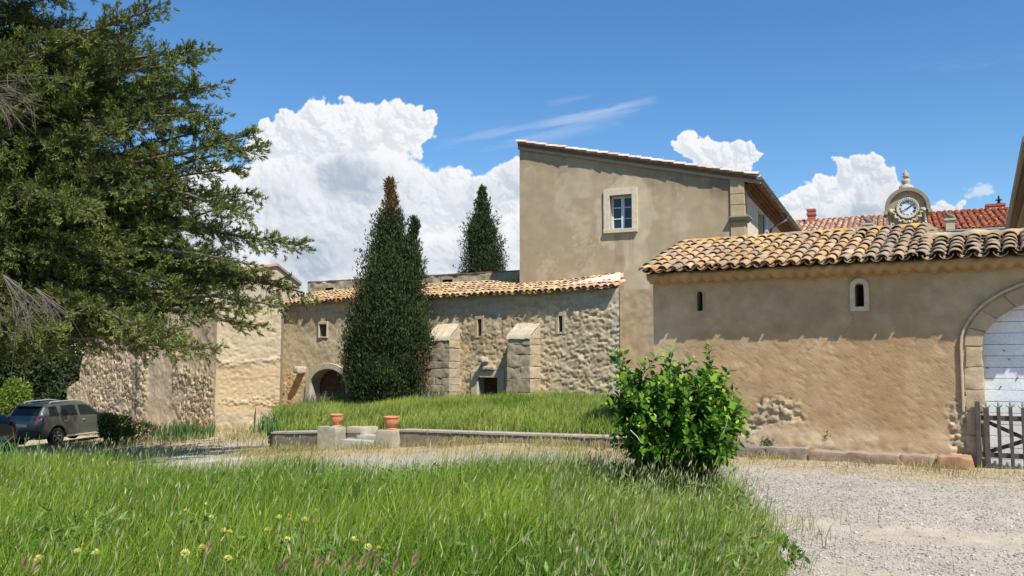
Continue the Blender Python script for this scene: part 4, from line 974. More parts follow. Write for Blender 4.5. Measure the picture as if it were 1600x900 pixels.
mb.build('clock_dial', mat('enamel_dial', rgb=(.60, .66, .75), rough=.3, var=.03), ck)
M_INK = mat('black_enamel', rgb=(.012, .012, .02), rough=.4, var=0)
def dial_text(txt, a):
    cu = bpy.data.curves.new('numeral', 'FONT'); cu.body = txt; cu.size = RO*.13; cu.align_x = 'CENTER'; cu.align_y = 'CENTER'; cu.extrude = .004; cu.offset = .002
    tmp = bpy.data.objects.new('numeral_src', cu); COL.objects.link(tmp); bpy.context.view_layer.update()
    me = bpy.data.meshes.new_from_object(tmp.evaluated_get(bpy.context.evaluated_depsgraph_get())); COL.objects.unlink(tmp); bpy.data.objects.remove(tmp)
    me.materials.clear(); me.materials.append(M_INK)
    o = bpy.data.objects.new('numeral', me); COL.objects.link(o); o.parent = ck
    q = CPl.pt(cs_+RO*.32*math.sin(a), cz_+RO*.32*math.cos(a), .036)
    X = CPl.r; Zv = Vector((0, 0, 1)); Nn = CPl.n
    rot = Matrix((X, Zv, Nn)).transposed() @ Matrix.Rotation(-a, 3, 'Z')
    M4 = rot.to_4x4(); 
    for v in me.vertices: v.co = rot @ v.co + (q-mh_.location)
for i, tx in enumerate(['XII', 'I', 'II', 'III', 'IIII', 'V', 'VI', 'VII', 'VIII', 'IX', 'X', 'XI']): dial_text(tx, 2*math.pi*i/12)
def hand(a, l, w, name, dz):
    mb = MB(); dx, dz_ = math.sin(a), math.cos(a); P = lambda f, g: CPl.pt(cs_+dx*l*f+dz_*g, cz_+dz_*l*f-dx*g, dz)
    mb.add([P(-.15, -w), P(.1, -w*1.3), P(.75, -w), P(1, 0), P(.75, w), P(.1, w*1.3), P(-.15, w)]+[x+CPl.n*.008 for x in [P(-.15, -w), P(.1, -w*1.3), P(.75, -w), P(1, 0), P(.75, w), P(.1, w*1.3), P(-.15, w)]], [tuple(range(6, -1, -1)), tuple(range(7, 14))]+[(i, (i+1) % 7, 7+(i+1) % 7, 7+i) for i in range(7)])
    mb.build(name, M_INK, ck)
hand(R(56), RO*.33, .016, 'hour_hand', .05); hand(R(242), RO*.35, .013, 'minute_hand', .062)
# finial
mb = MB(); mb.color((.40, .35, .27)); q = CPl.pt(cs_-.02, cz_+RO*1.0, -.3); mb.pbox(CPl, cs_-.3, cs_+.26, cz_+RO*.96, cz_+RO*1.14, -.55, -.02); mb.lathe([(.22, .12), (.23, .17), (.14, .2), (.13, .24), (.19, .33), (.15, .42), (.08, .46), (.10, .50), (.16, .56), (.07, .60), (.13, .68), (.04, .74), (.035, .80), (0, .83)], q, 16); mb.build('finial', M_TRIM, ck, True)
# garland swags and volutes
mb = MB(); rr_ = random.Random(3)
for sg in (-1, 1):
    for k in range(26):
        a = math.pi*(1-.02)-sg*(-1)*0; a = math.pi-sg*(.08+k*.055); r_ = RO*(.66+.05*math.sin(k*.9))
        mb.color((.37+rr_.uniform(-.05, .05), .32, .23)); q = CPl.pt(cs_+r_*math.sin(a), cz_+r_*math.cos(a)*1.02, .05); rad = .045+.03*rr_.random()
        mb.lathe([(0, -rad), (rad*.8, -rad*.5), (rad, 0), (rad*.7, rad*.6), (0, rad)], q, 7, tuple(CPl.n))
mb.build('garland', M_TRIM, ck, True)
for sg in (-1, 1):
    mb = MB(); mb.color((.45, .39, .29)); b = cs_+sg*RO*.74
    mb.lathe([(.0, 0), (.11, .0), (.12, .05), (.06, .12), (0, .13)], CPl.pt(b, cz_-RO*.12, .0), 10, tuple(CPl.n)); mb.tube([CPl.pt(b, cz_-RO*.2, .06), CPl.pt(b+sg*.03, cz_-RO*.6, .07), CPl.pt(b+sg*.02, cz_-RO*.9, .07)], [.06, .05, .03], 8)
    for k in range(8): mb.lathe([(0, -.05), (.05, 0), (0, .06)], CPl.pt(b+sg*.03+rr_.uniform(-.08, .08), cz_-RO*(.75+.05*k), .08), 6, tuple(CPl.n))
    mb.build('volute', M_TRIM, ck, True)
# curved side buttresses of the gable
for sg in (-1, 1):
    crv = [(cs_+sg*(RO*.78), cz_-RO*.45)]+[(cs_+sg*(RO*.78+RO*1.15*(1-math.cos(t))), cz_-RO*.45-RO*.72*math.sin(t)) for t in np.linspace(.1, math.pi/2, 12)]+[(cs_+sg*RO*2.0, zbtm), (cs_+sg*RO*.78, zbtm)]
    n = len(crv); mb = MB(); mb.color((.44, .38, .28)); mb.add([CPl.pt(a, b, -.05) for a, b in crv]+[CPl.pt(a, b, -.45) for a, b in crv], [tuple(range(n)), tuple(range(2*n-1, n-1, -1))]+[(i, (i+1) % n, n+(i+1) % n, n+i) for i in range(n)]); mb.build('scroll', M_TRIM, ck)
    mb = MB(); mb.color((.46, .40, .30)); s = cs_+sg*RO*1.85; zq_ = cz_-RO*.62; mb.pbox(CPl, s-.17, s+.17, zbtm, zq_-.08, -.45, 0).pbox(CPl, s-.22, s+.22, zq_-.08, zq_, -.5, .05); mb.build('pedestal', M_TRIM, ck, bev=.01)
mb = MB(); mb.color((.43, .37, .28)); mb.pbox(CPl, cs_-RO*2.1, cs_+RO*2.3, zbtm-.35, zbtm-.002, -.5, .02); mb.pbox(CPl, cs_-RO*2.15, cs_+RO*2.35, zbtm, zbtm+.06, -.52, .07); mb.build('parapet', M_TRIM, ck, bev=.01)
# stone birds
for sg, lb in ((-1, 'dark weathered stone bird left of the clock'), (1, 'dark weathered stone bird on the pedestal right of the clock')):
    s = cs_+sg*RO*1.85; q = CPl.pt(s, cz_-RO*.62, -.2)
    mb = MB(); mb.color((.16, .145, .12)); X = CPl.r*(-1)
    pts = [q+X*(-.22)+Vector((0, 0, .02)), q+X*(-.12)+Vector((0, 0, .08)), q+Vector((0, 0, .14)), q+X*.10+Vector((0, 0, .22)), q+X*.14+Vector((0, 0, .32)), q+X*.18+Vector((0, 0, .36)), q+X*.27+Vector((0, 0, .33))]
    mb.tube(pts, [.02, .07, .10, .075, .05, .05, .008], 10)
    for dx in (-.03, .04): mb.tube([q+X*dx+CPl.n*.03+Vector((0, 0, .09)), q+X*dx+CPl.n*.03], .016, 5)
    o = mb.build('stone_bird', M_TRIM, None, True); tag(o, lb, 'statue', 'stone birds beside the clock gable')

# ================================================================== building at the far right edge
re0 = W(1577, 361, 27.8); re1 = W(1600, 257, 18.2)
RP = Plane(re0.xy, (re1.x+(re1.x-re0.x)*.25, re1.y+(re1.y-re0.y)*.25)); rez = (re0.z+re1.z)/2
rb = thing('side_house', 'beige house at the right edge with a steep dark gutter line', 'house', RP.pt(4, 0, -.5))
mb = MB(); mb.color((.46, .38, .27)); mb.pbox(RP, -.2, RP.len, -1, rez-.12, -4, -.55); mb.build('wall', M_PLASTER, rb)
mb = MB(); mb.color((.25, .19, .14)); slab(mb, RP, -.3, RP.len, 0, rez, -4.2, rez+1.3, .1); mb.build('roof', M_TILE, rb)
mb = MB(); mb.color((.36, .30, .22)); 
for k in range(3): mb.pbox(RP, -.25, RP.len, rez-.36+k*.09, rez-.28+k*.09, -.6, -.42+k*.13)
mb.build('cornice', M_PLASTER, rb)
mb = MB(); mb.tube([RP.pt(-.3, rez-.02, .06), RP.pt(RP.len, rez-.02, .06)], .08, 8); mb.build('gutter', M_METAL, rb)
# ================================================================== cumulus clouds: a sheet of cloud 3 km away
def build_clouds():
    az = np.radians(np.arange(-37, 37, .047)); el = np.radians(np.arange(3, 33, .047))
    AZ, EL = np.meshgrid(az, el, indexing='ij')
    D = np.stack([np.sin(AZ)*np.cos(EL), np.cos(AZ)*np.cos(EL), np.sin(EL)], -1)
    c, s = math.cos(PITCH), math.sin(PITCH)
    f = D[..., 1]*c+D[..., 2]*s; U = D[..., 0]/f*FPX; Vv = (-D[..., 1]*s+D[..., 2]*c)/f*FPX   # angular chart, right and up
    blobs = [(512,196,46),(478,212,44),(430,222,32),(408,230,26),(456,196,26),(500,176,28),(536,170,24),(575,205,44),(606,192,30),(640,190,27),(662,182,19),(628,215,38),(652,212,22),
             (560,300,95),(450,330,95),(640,325,70),(700,325,56),(742,322,46),(770,315,45),(806,288,36),(400,420,90),(520,410,90),(650,410,80),(760,400,70),(860,380,90),(330,350,90),(300,440,90),
             (1088,240,23),(1112,233,17),(1130,238,20),(1160,244,17),(1180,238,10),(1105,262,26),(1150,262,22),(1130,270,30),
             (1236,318,24),(1262,303,24),(1290,295,26),(1318,272,26),(1345,260,22),(1368,264,20),(1386,284,22),(1300,340,50),(1370,325,50),(1425,330,32),(1470,328,20),(1495,322,12),(1240,350,40)]
    X = U; Y = Vv
    def field(X, Y, seed=0):
        wx = (fbm(X*.022, Y*.022, 4, 201)-.5)*46+(fbm(X*.08, Y*.08, 4, 203)-.5)*16; wy = (fbm(X*.022+50, Y*.022, 4, 205)-.5)*46+(fbm(X*.08+9, Y*.08, 4, 207)-.5)*16
        d = np.full(X.shape, -2.)
        for (u, v, r) in blobs:
            q = 1-np.hypot(X+wx-(u-800), Y+wy-(450-v))/r
            m_ = np.maximum(d, q); d = m_+.10*np.exp(-np.abs(d-q)/.10)*.5
        return d
    d = field(X, Y)
    def billow(sc, seed):
        f1, f2, _ = voro(X*sc+(fbm(X*sc*2, Y*sc*2, 3, seed)-.5)*.9, Y*sc+(fbm(X*sc*2+5, Y*sc*2, 3, seed+1)-.5)*.9, seed); return np.sqrt(np.clip(1-f1*1.05, 0, 1))
    b = billow(1/34., 210)*.42+billow(1/15., 214)*.22+billow(1/7., 218)*.12+(fbm(X*.12, Y*.12, 5, 222)-.5)*.35
    dd = d+b*.27-.11+(fbm(X*.06, Y*.06, 5, 224)-.5)*.16
    a = sst(dd, -.02, .12)
    soft = sst(fbm(X*.012, Y*.012, 3, 230), .48, .62); a = a*(1-.0*soft)
    puff = billow(1/62., 209); h = np.sqrt(np.clip(d*.9+.12, 0, 1.2))*50+(puff*20+fbm(X*.022, Y*.022, 3, 233)*34)*np.sqrt(np.clip(d+.15, 0, 1))+b*1.6*np.sqrt(np.clip(d+.3, 0, 1))
    gx, gy = np.gradient(h, .047*math.pi/180*FPX)
    nrm = np.stack([-gx, -gy, np.ones_like(gx)], -1); nrm /= np.linalg.norm(nrm, axis=-1, keepdims=True)
    L = np.array([.42, .62, .66]); L /= np.linalg.norm(L)
    lit = np.clip(nrm@L, 0, 1)
    big = fbm(X*.009+3, Y*.013, 4, 240)
    # broad grey underside of the main tower and of the low bank
    g = np.zeros_like(X)
    for (u, v, ru, rv, k) in ((545, 275, 70, 48, .9), (500, 400, 120, 45, .55), (440, 330, 60, 40, .3), (690, 400, 100, 40, .3), (1330, 335, 90, 18, .35), (1440, 350, 60, 14, .4)):
        g = np.maximum(g, k*sst(1-np.hypot((X-(u-800))/ru, (Y-(450-v))/rv)+(fbm(X*.03, Y*.03, 4, 241)-.5)*.9, 0, .8))
    e = 1-sst(dd, .05, .5)
    w = np.clip(.44+.42*lit+e*.26+(big-.5)*.7-g*.75+sst(Y, 120, 260)*.12+(fbm(X*.05, Y*.05, 4, 236)-.5)*.12, 0, 1)
    C = cmix([.46, .54, .66], [.93, .945, .97], w)
    # cirrus
    ci = np.zeros_like(X)
    for (x0, y0, x1, y1, hw, k) in ((690, 222, 900, 192, 15, .40), (830, 200, 1010, 158, 15, .75), (740, 235, 960, 190, 12, .4), (1012, 172, 1034, 164, 5, .4), (1430, 108, 1620, 86, 9, .22), (860, 160, 935, 152, 6, .3), (655, 215, 730, 208, 10, .3)):
        ax, ay, bx, by = x0-800, 450-y0, x1-800, 450-y1; L2_ = (bx-ax)**2+(by-ay)**2; t = np.clip(((X-ax)*(bx-ax)+(Y-ay)*(by-ay))/L2_, 0, 1)
        dist = np.hypot(X-ax-t*(bx-ax), Y-ay-t*(by-ay)); ci = np.maximum(ci, k*sst(1-dist/(hw*1.6), 0, 1.3)*np.sin(np.pi*np.clip(t, .06, .94))**.5)
    rx = X*.97+Y*(-.22); ry = Y*.97-X*.2
    ci *= sst(fbm(rx*.012, ry*.10, 5, 250), .36, .66)
    sm = 1-np.hypot((X-(1530-800))/26, (Y-(450-300))/13); sm2 = sst(sm+(fbm(X*.08, Y*.14, 5, 260)-.5)*1.5, 0, .6)*.7*(sm > -.8)
    hz = np.maximum(ci*.65, sm2)
    A = np.maximum(a, hz*.9)
    C = cmix_arr(np.array([.80, .87, .95])+np.zeros_like(C), C, np.clip(a*1.5, 0, 1))
    Rr = 6000.; P = D*Rr; P[..., 2] += EYE
    keep = (A[:-1, :-1]+A[1:, 1:]+A[1:, :-1]+A[:-1, 1:]) > .004
    F = grid_faces(len(az), len(el), keep)
    used = np.zeros(P.shape[0]*P.shape[1], bool); used[F.ravel()] = True; idx = np.cumsum(used)-1
    m = bpy.data.materials.new('cloud'); m.use_nodes = True; nt = m.node_tree; N = nt.nodes; N.clear(); Lk = nt.links
    out = N.new('ShaderNodeOutputMaterial'); em = N.new('ShaderNodeEmission'); tr = N.new('ShaderNodeBsdfTransparent'); mx = N.new('ShaderNodeMixShader')
    at = N.new('ShaderNodeAttribute'); at.attribute_name = 'Col'; al = N.new('ShaderNodeAttribute'); al.attribute_name = 'Alpha'
    Lk.new(at.outputs[0], em.inputs[0]); em.inputs[1].default_value = 1.0/2**SC.view_settings.exposure
    Lk.new(al.outputs[2], mx.inputs[0]); Lk.new(tr.outputs[0], mx.inputs[1]); Lk.new(em.outputs[0], mx.inputs[2]); Lk.new(mx.outputs[0], out.inputs[0])
    o = mesh_np('sky_clouds', P.reshape(-1, 3)[used], idx[F], m, None, C.reshape(-1, 3)[used], smooth=True)
    fa = o.data.attributes.new('Alpha', 'FLOAT', 'POINT'); fa.data.foreach_set('value', A.reshape(-1)[used].astype(np.float32))
    tag(o, 'white cumulus clouds and faint cirrus over a blue sky', kind='structure')
build_clouds()
# ================================================================== vegetation
def rnd(n, a, b): return RNG.uniform(a, b, n)
def jitcol(base, n, k=.25):
    c = np.asarray(base)[None]*(1+RNG.uniform(-k, k, (n, 1)))*(1+RNG.uniform(-.08, .08, (n, 3))); return np.clip(c, .003, 1)
def proj(P):
    P = np.atleast_2d(P); c, s = math.cos(PITCH), math.sin(PITCH); d = P-np.array([0, 0, EYE])
    f = d[:, 1]*c+d[:, 2]*s; return 800+d[:, 0]/f*FPX, 450-(-d[:, 1]*s+d[:, 2]*c)/f*FPX

# ---- big conifer on the left ----
def big_conifer():
    bx, by = -13.6, 20.2; bz = gz(bx, by)-.1
    t = thing('conifer', 'huge dark olive conifer with drooping layered boughs filling the upper left', 'tree', (bx, by, bz))
    rn = random.Random(5)
    axis = lambda z: np.array([bx+.25*math.sin(z*.3), by+.15*math.cos(z*.35), z])
    mb = MB(); zs = np.linspace(bz-.3, 14.5, 16); mb.tube([axis(z) for z in zs], [.42*(1-i/16)**.8+.04+(.12 if i == 0 else 0) for i in range(16)], 12); mb.build('trunk', M_BARK, t, True)
    lim_v = [-60, 0, 25, 45, 70, 95, 130, 178, 200, 215, 235, 262, 300, 345, 370, 385, 410, 440, 458, 480, 512, 530, 552, 575, 600, 640]
    lim_u = [225, 250, 205, 212, 305, 322, 345, 338, 345, 392, 385, 370, 392, 385, 372, 392, 400, 430, 455, 435, 398, 345, 315, 200, 110, 95]
    tips = [(252, 6, 17.5), (218, 42, 18), (322, 75, 18.5), (300, 96, 18), (345, 132, 18.5), (342, 180, 18), (402, 231, 18.8), (385, 212, 17.8), (372, 262, 18), (395, 300, 19), (385, 335, 18), (380, 368, 18.6), (466, 384, 18.4), (402, 415, 18), (440, 440, 18.8), (476, 458, 19), (435, 478, 18.2), (402, 508, 18.4), (330, 545, 18.0), (270, 520, 17.5), (235, 535, 19), (330, 200, 19), (300, 150, 19.5), (360, 320, 19.2), (340, 400, 18.8), (350, 440, 19.4), (300, 470, 19), (240, 300, 18.2), (200, 400, 18), (280, 360, 18.4), (180, 200, 18), (150, 480, 18), (90, 520, 17.5), (250, 260, 20.5), (300, 420, 20.5), (200, 470, 20), (320, 350, 21), (260, 440, 18.2), (120, 120, 18), (150, 330, 17.5)]
    limbs = []
    for (u, v, Y) in tips:
        T = np.array(W(u, v, Y)); hor = math.hypot(T[0]-bx, T[1]-by)
        limbs.append((T, T[2]+hor*rn.uniform(-.30, -.05) if v < 330 else T[2]+hor*rn.uniform(-.02, .22), 1.))
    tries = 0
    while len(limbs) < 290 and tries < 9000:
        tries += 1
        z = rn.uniform(.6, 14); Lm = np.interp(z, [0, 1.5, 4, 7, 10, 13, 15], [4.0, 5.6, 7.6, 7.2, 5.9, 4.0, 1.8])
        az = rn.uniform(0, 2*math.pi); Ln = Lm*rn.uniform(.6, 1.02)
        T = np.array([bx+math.cos(az)*Ln, by+math.sin(az)*Ln, z])
        u, v = proj(T); u, v = u[0], v[0]
        if u > np.interp(v, lim_v, lim_u)-30: continue
        if u > 100 and v > 500: continue
        if v > 575 and u > -40: continue
        if by-T[1] > 5.2: continue
        if T[1] < 18.2 and T[0] > -11.5: continue
        limbs.append((T, z+Ln*rn.uniform(-.32, -.02) if z > 5 else z+Ln*rn.uniform(-.1, .25), .8))
    Vs, Fs, Cs = [], [], []; off = 0
    for li, (T, z0, big) in enumerate(limbs):
        z0 = max(z0, .5)
        S = axis(z0); mid = (S+T)/2; mid[2] += np.linalg.norm(T-S)*rn.uniform(-.02, .09)
        K = 12; tt = np.linspace(0, 1, K)[:, None]; path = (1-tt)**2*S+2*tt*(1-tt)*mid+tt**2*T
        path += RNG.normal(0, .05, path.shape)*(tt*(1-tt)*4)
        Lb = np.linalg.norm(T-S); r0 = .013*Lb+.012
        mb = MB(); mb.tube(list(path), [r0*(1-.93*q)**.9+.004 for q in tt[:, 0]], 5); mb.build('limb', M_BARK, t)
        nb = int(Lb*10)
        tb = np.sort(RNG.uniform(.10, 1, nb))**.85; tb[-1] = 1.0
        sub = MB()
        for k, q in enumerate(tb):
            f = q*(K-1); i = min(int(f), K-2); P0 = path[i]+(path[i+1]-path[i])*(f-i); tg = path[i+1]-path[i]; tg = tg/np.linalg.norm(tg)
            side = np.cross(tg, [0, 0, 1]); side /= np.linalg.norm(side)+1e-9
            sg = 1 if k % 2 else -1; an = rn.uniform(.35, 1.0)
            ln = (.28+(1-q)*1.35*rn.uniform(.5, 1))*min(1, Lb/4)
            if q > .97: an = .1
            d = tg*math.cos(an)+side*sg*math.sin(an)+np.array([0, 0, rn.uniform(-.75, .75)]); d /= np.linalg.norm(d)
            m = int(ln/.0052)+30
            nt_ = max(3, int(ln/.055)); sT_ = np.linspace(.08, 1, nt_)+RNG.normal(0, .02, nt_); kk = max(6, m//nt_); m = nt_*kk; s = np.repeat(sT_, kk)[:, None]; droop = np.array([0, 0, -.20*ln])
            latv = RNG.normal(0, 1, (nt_, 3))*np.array([1, 1, .75]); latv /= np.linalg.norm(latv, axis=1, keepdims=True); rl = (.05+.16*np.sin(np.clip(sT_, 0, 1)*math.pi*.85)*min(1, ln))[:, None]
            td = d*1.0+latv*.75+np.array([0, 0, .18]); td /= np.linalg.norm(td, axis=1, keepdims=True)
            f_ = RNG.uniform(0, 1, (m, 1)); B = P0+d*ln*s+droop*s*s+np.repeat(td*rl*1.3, kk, axis=0)*f_+RNG.normal(0, .012, (m, 3))
            D = np.repeat(td, kk, axis=0)+RNG.normal(0, .36, (m, 3))
            u, v = proj(B); bad = u > np.interp(v, lim_v, lim_u)+14
            if bad.mean() > .7 and q < .8: continue
            lit_tip = np.clip(s[:, 0]*.6+q*.5+RNG.normal(0, .18, m), 0, 1)
            c = cmix([.042, .072, .022], [.185, .215, .052], lit_tip); g2 = RNG.uniform(0, 1, m) < .12; c[g2] = [.09, .13, .06]; b2 = RNG.uniform(0, 1, m) < .04; c[b2] = [.20, .12, .05]  # shaded inner sprays and sunlit tips painted into the needle colours
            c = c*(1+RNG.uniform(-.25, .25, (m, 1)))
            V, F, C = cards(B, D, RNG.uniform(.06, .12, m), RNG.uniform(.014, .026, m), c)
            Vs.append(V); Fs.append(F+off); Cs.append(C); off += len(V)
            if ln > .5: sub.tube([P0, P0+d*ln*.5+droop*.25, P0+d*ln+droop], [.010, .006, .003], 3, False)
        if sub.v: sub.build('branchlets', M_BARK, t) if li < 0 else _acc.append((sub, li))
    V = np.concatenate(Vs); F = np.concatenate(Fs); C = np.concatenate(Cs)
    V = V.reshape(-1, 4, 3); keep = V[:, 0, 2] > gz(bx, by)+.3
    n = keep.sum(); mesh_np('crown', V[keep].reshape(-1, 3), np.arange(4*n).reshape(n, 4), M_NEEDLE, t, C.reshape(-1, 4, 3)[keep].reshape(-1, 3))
    tw = MB()
    for s_, _ in _acc:
        b = len(tw.v); tw.v += s_.v; tw.f += [tuple(i+b for i in f) for f in s_.f]; tw.c += s_.c
    tw.build('twigs', M_BARK, t)
    # dead grey boughs seen at the left of the crown
    for (u, v, Y, n_, ln, dn) in ((5, 150, 14.6, 9, 1.3, -.25), (30, 168, 14.9, 7, 1.2, -.2), (45, 450, 15.2, 12, 1.3, -.9), (95, 470, 15.6, 9, 1.0, -.9), (0, 470, 15.2, 8, 1.1, -.8)):
        P0 = np.array(W(u-40, v-20, Y+.4)); mb = MB()
        for k in range(n_):
            a = rn.uniform(-.9, .9); d = np.array([math.cos(a)*.9, -.3*rn.random(), dn+math.sin(a)*.6]); d /= np.linalg.norm(d); l = ln*rn.uniform(.5, 1)
            p1 = P0+d*l*.5+RNG.normal(0, .05, 3); p2 = P0+d*l+np.array([0, 0, -.12])+RNG.normal(0, .07, 3); mb.tube([P0, p1, p2], [.012, .008, .003], 4)
            for q in range(3):
                e = p1+RNG.normal(0, .06, 3); mb.tube([p1, (p1+p2)/2+RNG.normal(0, .09, 3), p2+RNG.normal(0, .22, 3)], [.006, .004, .002], 3)
        mb.build('dead_branch', M_TWIG, t)
_acc = []
big_conifer()

# ---- cypresses ----
def cypress(name, label, base, spires, H, n, seed, brown=None, size=1., group=None):
    t = thing(name, label, 'tree', base, group); rn = np.random.default_rng(seed); bx, by, bz = base
    mb = MB(); mb.tube([(bx, by, bz-.2), (bx+.03, by, bz+H*.5), (bx, by, bz+H*.93)], [.16, .09, .01], 8); mb.build('trunk', M_BARK, t, True)
    Vs, Fs, Cs = [], [], []; off = 0
    for si, (dx, dy, top, prof, frac) in enumerate(spires):
        npl = int(n*frac/24)                      # flame-shaped plumes, each a bundle of upright sprays
        hh = rn.uniform(0, 1, npl*6); Rr = np.interp(hh, *prof); acc = rn.uniform(0, 1, npl*6) < (Rr/np.max(prof[1])*.85+.15); hh = hh[acc][:npl]; nt_ = 46; hh[:nt_] = 1-np.linspace(0, .20, nt_); Rr = np.interp(hh, *prof); k = len(hh)
        az = rn.uniform(0, 2*math.pi, k); deep = rn.uniform(0, 1, k) < .42
        rad = Rr*np.where(deep, rn.uniform(.1, .75, k), rn.uniform(.72, 1.02, k)+.30*(fbm(az*2.2+seed, hh*7, 3, seed+50)-.35)); L_ = rn.uniform(.45, .95, k)*size*np.clip((1-hh)*top/1.2, .25, 1)
        c0_ = np.stack([bx+dx*(.3+.7*hh)+np.cos(az)*rad, by+dy+np.sin(az)*rad, bz+hh*top-L_*np.where(hh > .8, .95, .45)], 1)
        ax = np.stack([np.cos(az)*.30, np.sin(az)*.30, np.ones(k)], 1)+rn.normal(0, .15, (k, 3)); tone = rn.uniform(0, 1, k)
        for q in range(56):
            f = rn.uniform(0, 1, k)[:, None]; w_ = (.15*np.sin(np.pi*np.clip(f, 0.05, 1)**.8)+.02)*size
            B = c0_+ax*f*L_[:, None]+rn.normal(0, 1, (k, 3))*w_*np.array([1, 1, .4])*np.clip(Rr/.6+.15, .3, 1)[:, None]
            D = ax*.9+rn.normal(0, .38, (k, 3))
            col = cmix([.018, .032, .012], [.088, .118, .040], np.clip(tone*.45+f[:, 0]*.35+rn.uniform(-.15, .25, k), 0, 1))
            if brown is not None:
                bm = brown(B, hh, si) > rn.uniform(0, 1, k); col[bm] = jitcol([.20, .12, .065], bm.sum())
            V, F, C = cards(B, D, rn.uniform(.06, .15, k)*size, rn.uniform(.022, .042, k)*size, col)
            Vs.append(V); Fs.append(F+off); Cs.append(C); off += len(V)
    mesh_np('crown', np.concatenate(Vs), np.concatenate(Fs), M_NEEDLE, t, np.concatenate(Cs)); return t
cb = W(606, 640, 26.6); cbz = float(terrace_z(cb.x, cb.y)); ct = W(616, 280, 26.6); H1 = ct.z-cbz
c2t = W(651, 338, 26.3)
def br1(c, h, si):
    a = sst(h, .84, .90)*(si == 0)
    u, v = proj(c); b = .75*np.exp(-((u-664)/9)**2-((v-585)/28)**2)+.5*np.exp(-((u-556)/10)**2-((v-465)/25)**2); return np.maximum(a, b)
def zf(v): return (W(606, v, 26.6).z-cbz)/H1
prof1 = (np.array([0, zf(600), zf(540), zf(500), zf(450), zf(400), zf(350), zf(320), zf(300), zf(285), 1.]), np.array([.55, 1.00, 1.10, .96, .70, .40, .17, .09, .06, .03, .01]))
H2_ = c2t.z-cbz
prof2 = (np.array([0, .2, .4, .6, .75, .88, .95, 1.]), np.array([.4, .48, .40, .24, .14, .07, .02, .0]))
prof3 = (np.array([0, .3, .6, .85, 1.]), np.array([.5, .65, .5, .22, .0]))
cypress('cypress', 'broad dark cypress with a dead brown tip standing before the wing wall', (cb.x, cb.y, cbz), [(.0, 0, H1, prof1, .62), (.80, -.1, H2_, prof2, .26), (-.78, .1, H1*.52, prof3, .14)], H1, 66000, 300, br1)
d_b = W(753, 520, 38.0); d_t = W(755, 291, 38.0); zb2 = -1.0; H3 = d_t.z-zb2
def z3(v): return (W(753, v, 38).z-zb2)/H3
prof4 = (np.array([0, z3(450), z3(410), z3(370), z3(340), z3(315), z3(300), 1.]), np.array([.58, .70, .60, .43, .26, .12, .05, .0]))
cypress('cypress', 'slim dark green cypress rising behind the wing roof beside the tall house', (d_b.x, d_b.y, zb2), [(0, 0, H3, prof4, 1.)], H3, 34000, 320, None, 1.15)

# ---- leafy bushes ----
def leaf_blob(name, label, base, blobs, n, lsize, cols, m=M_LEAF, cat='bush', group=None, stems=6, up=.3, seed=1, shell=.5):
    t = thing(name, label, cat, base, group); rn = np.random.default_rng(seed); rp = random.Random(seed)
    mb = MB()
    for k in range(stems):
        b = blobs[k % len(blobs)]; c = Vector(b[0]); s = Vector(base)+Vector((rp.uniform(-.08, .08), rp.uniform(-.08, .08), -.1))
        mb.tube([s, s.lerp(c, .5)+Vector((rp.uniform(-.1, .1), 0, -.05)), c+Vector((rp.uniform(-.3, .3)*b[1][0], 0, b[1][2]*.5))], [.03*max(1, b[1][0]), .02*max(1, b[1][0]), .006], 5)
    mb.build('stems', M_BARK, t)
    Vs, Fs, Cs = [], [], []; off = 0; tot = sum(b[1][0]*b[1][2] for b in blobs)
    for c, r in blobs:
        m_ = int(n*r[0]*r[2]/tot); d = rn.normal(0, 1, (m_, 3)); d /= np.linalg.norm(d, axis=1, keepdims=True)
        lump = .72+.5*fbm(d[:, 0]*2.5+c[0], d[:, 2]*2.5+d[:, 1]*2+c[2], 3, seed)
        P = np.array(c)+d*np.array(r)*(rn.uniform(0, 1, (m_, 1))**(1/3.*shell)*lump[:, None])
        D = d*.5+rn.normal(0, .7, (m_, 3))+np.array([0, 0, up])
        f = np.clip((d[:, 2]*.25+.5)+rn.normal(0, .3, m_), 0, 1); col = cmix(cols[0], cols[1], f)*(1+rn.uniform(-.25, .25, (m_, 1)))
        V, F, C = cards(P, D, lsize*rn.uniform(.7, 1.3, m_), lsize*.5*rn.uniform(.7, 1.2, m_), col)
        Vs.append(V); Fs.append(F+off); Cs.append(C); off += len(V)
    mesh_np('foliage', np.concatenate(Vs), np.concatenate(Fs), m, t, np.concatenate(Cs)); return t
def at(u, v, Y): return np.array(W(u, v, Y))
# dark evergreens behind the cars
for i, (u, Y, hv, rx, lb) in enumerate(((92, 41.5, 470, 2.1, 'dark evergreen tree right behind the grey car beside the crumbling wall'), (38, 42.5, 455, 2.6, 'dark evergreen tree behind the parked cars, middle of three'), (-25, 41, 470, 2.6, 'dark evergreen tree at the left frame edge behind the brown car'))):
    b = at(u, 600, Y); zb_ = gz(b[0], Y); top = at(u, hv, Y)[2]; h = top-zb_
    bl = [((b[0], Y, zb_+h*.32), (rx, rx, h*.34)), ((b[0]+.5, Y-.4, zb_+h*.66), (rx*.85, rx*.8, h*.34)), ((b[0]-.9, Y-.9, zb_+h*.45), (rx*.7, rx*.7, h*.3)), ((b[0]+.9, Y-1.1, zb_+h*.22), (rx*.5, rx*.6, h*.22))]
    leaf_blob('evergreen_tree', lb, (b[0], Y, zb_), bl, 15000, .19, ([.022, .035, .015], [.07, .10, .035]), M_NEEDLE, 'tree', 'dark evergreens behind the cars', 6, .2, 400+i)
b = at(22, 615, 37.5); zb_ = gz(b[0], 37.5)
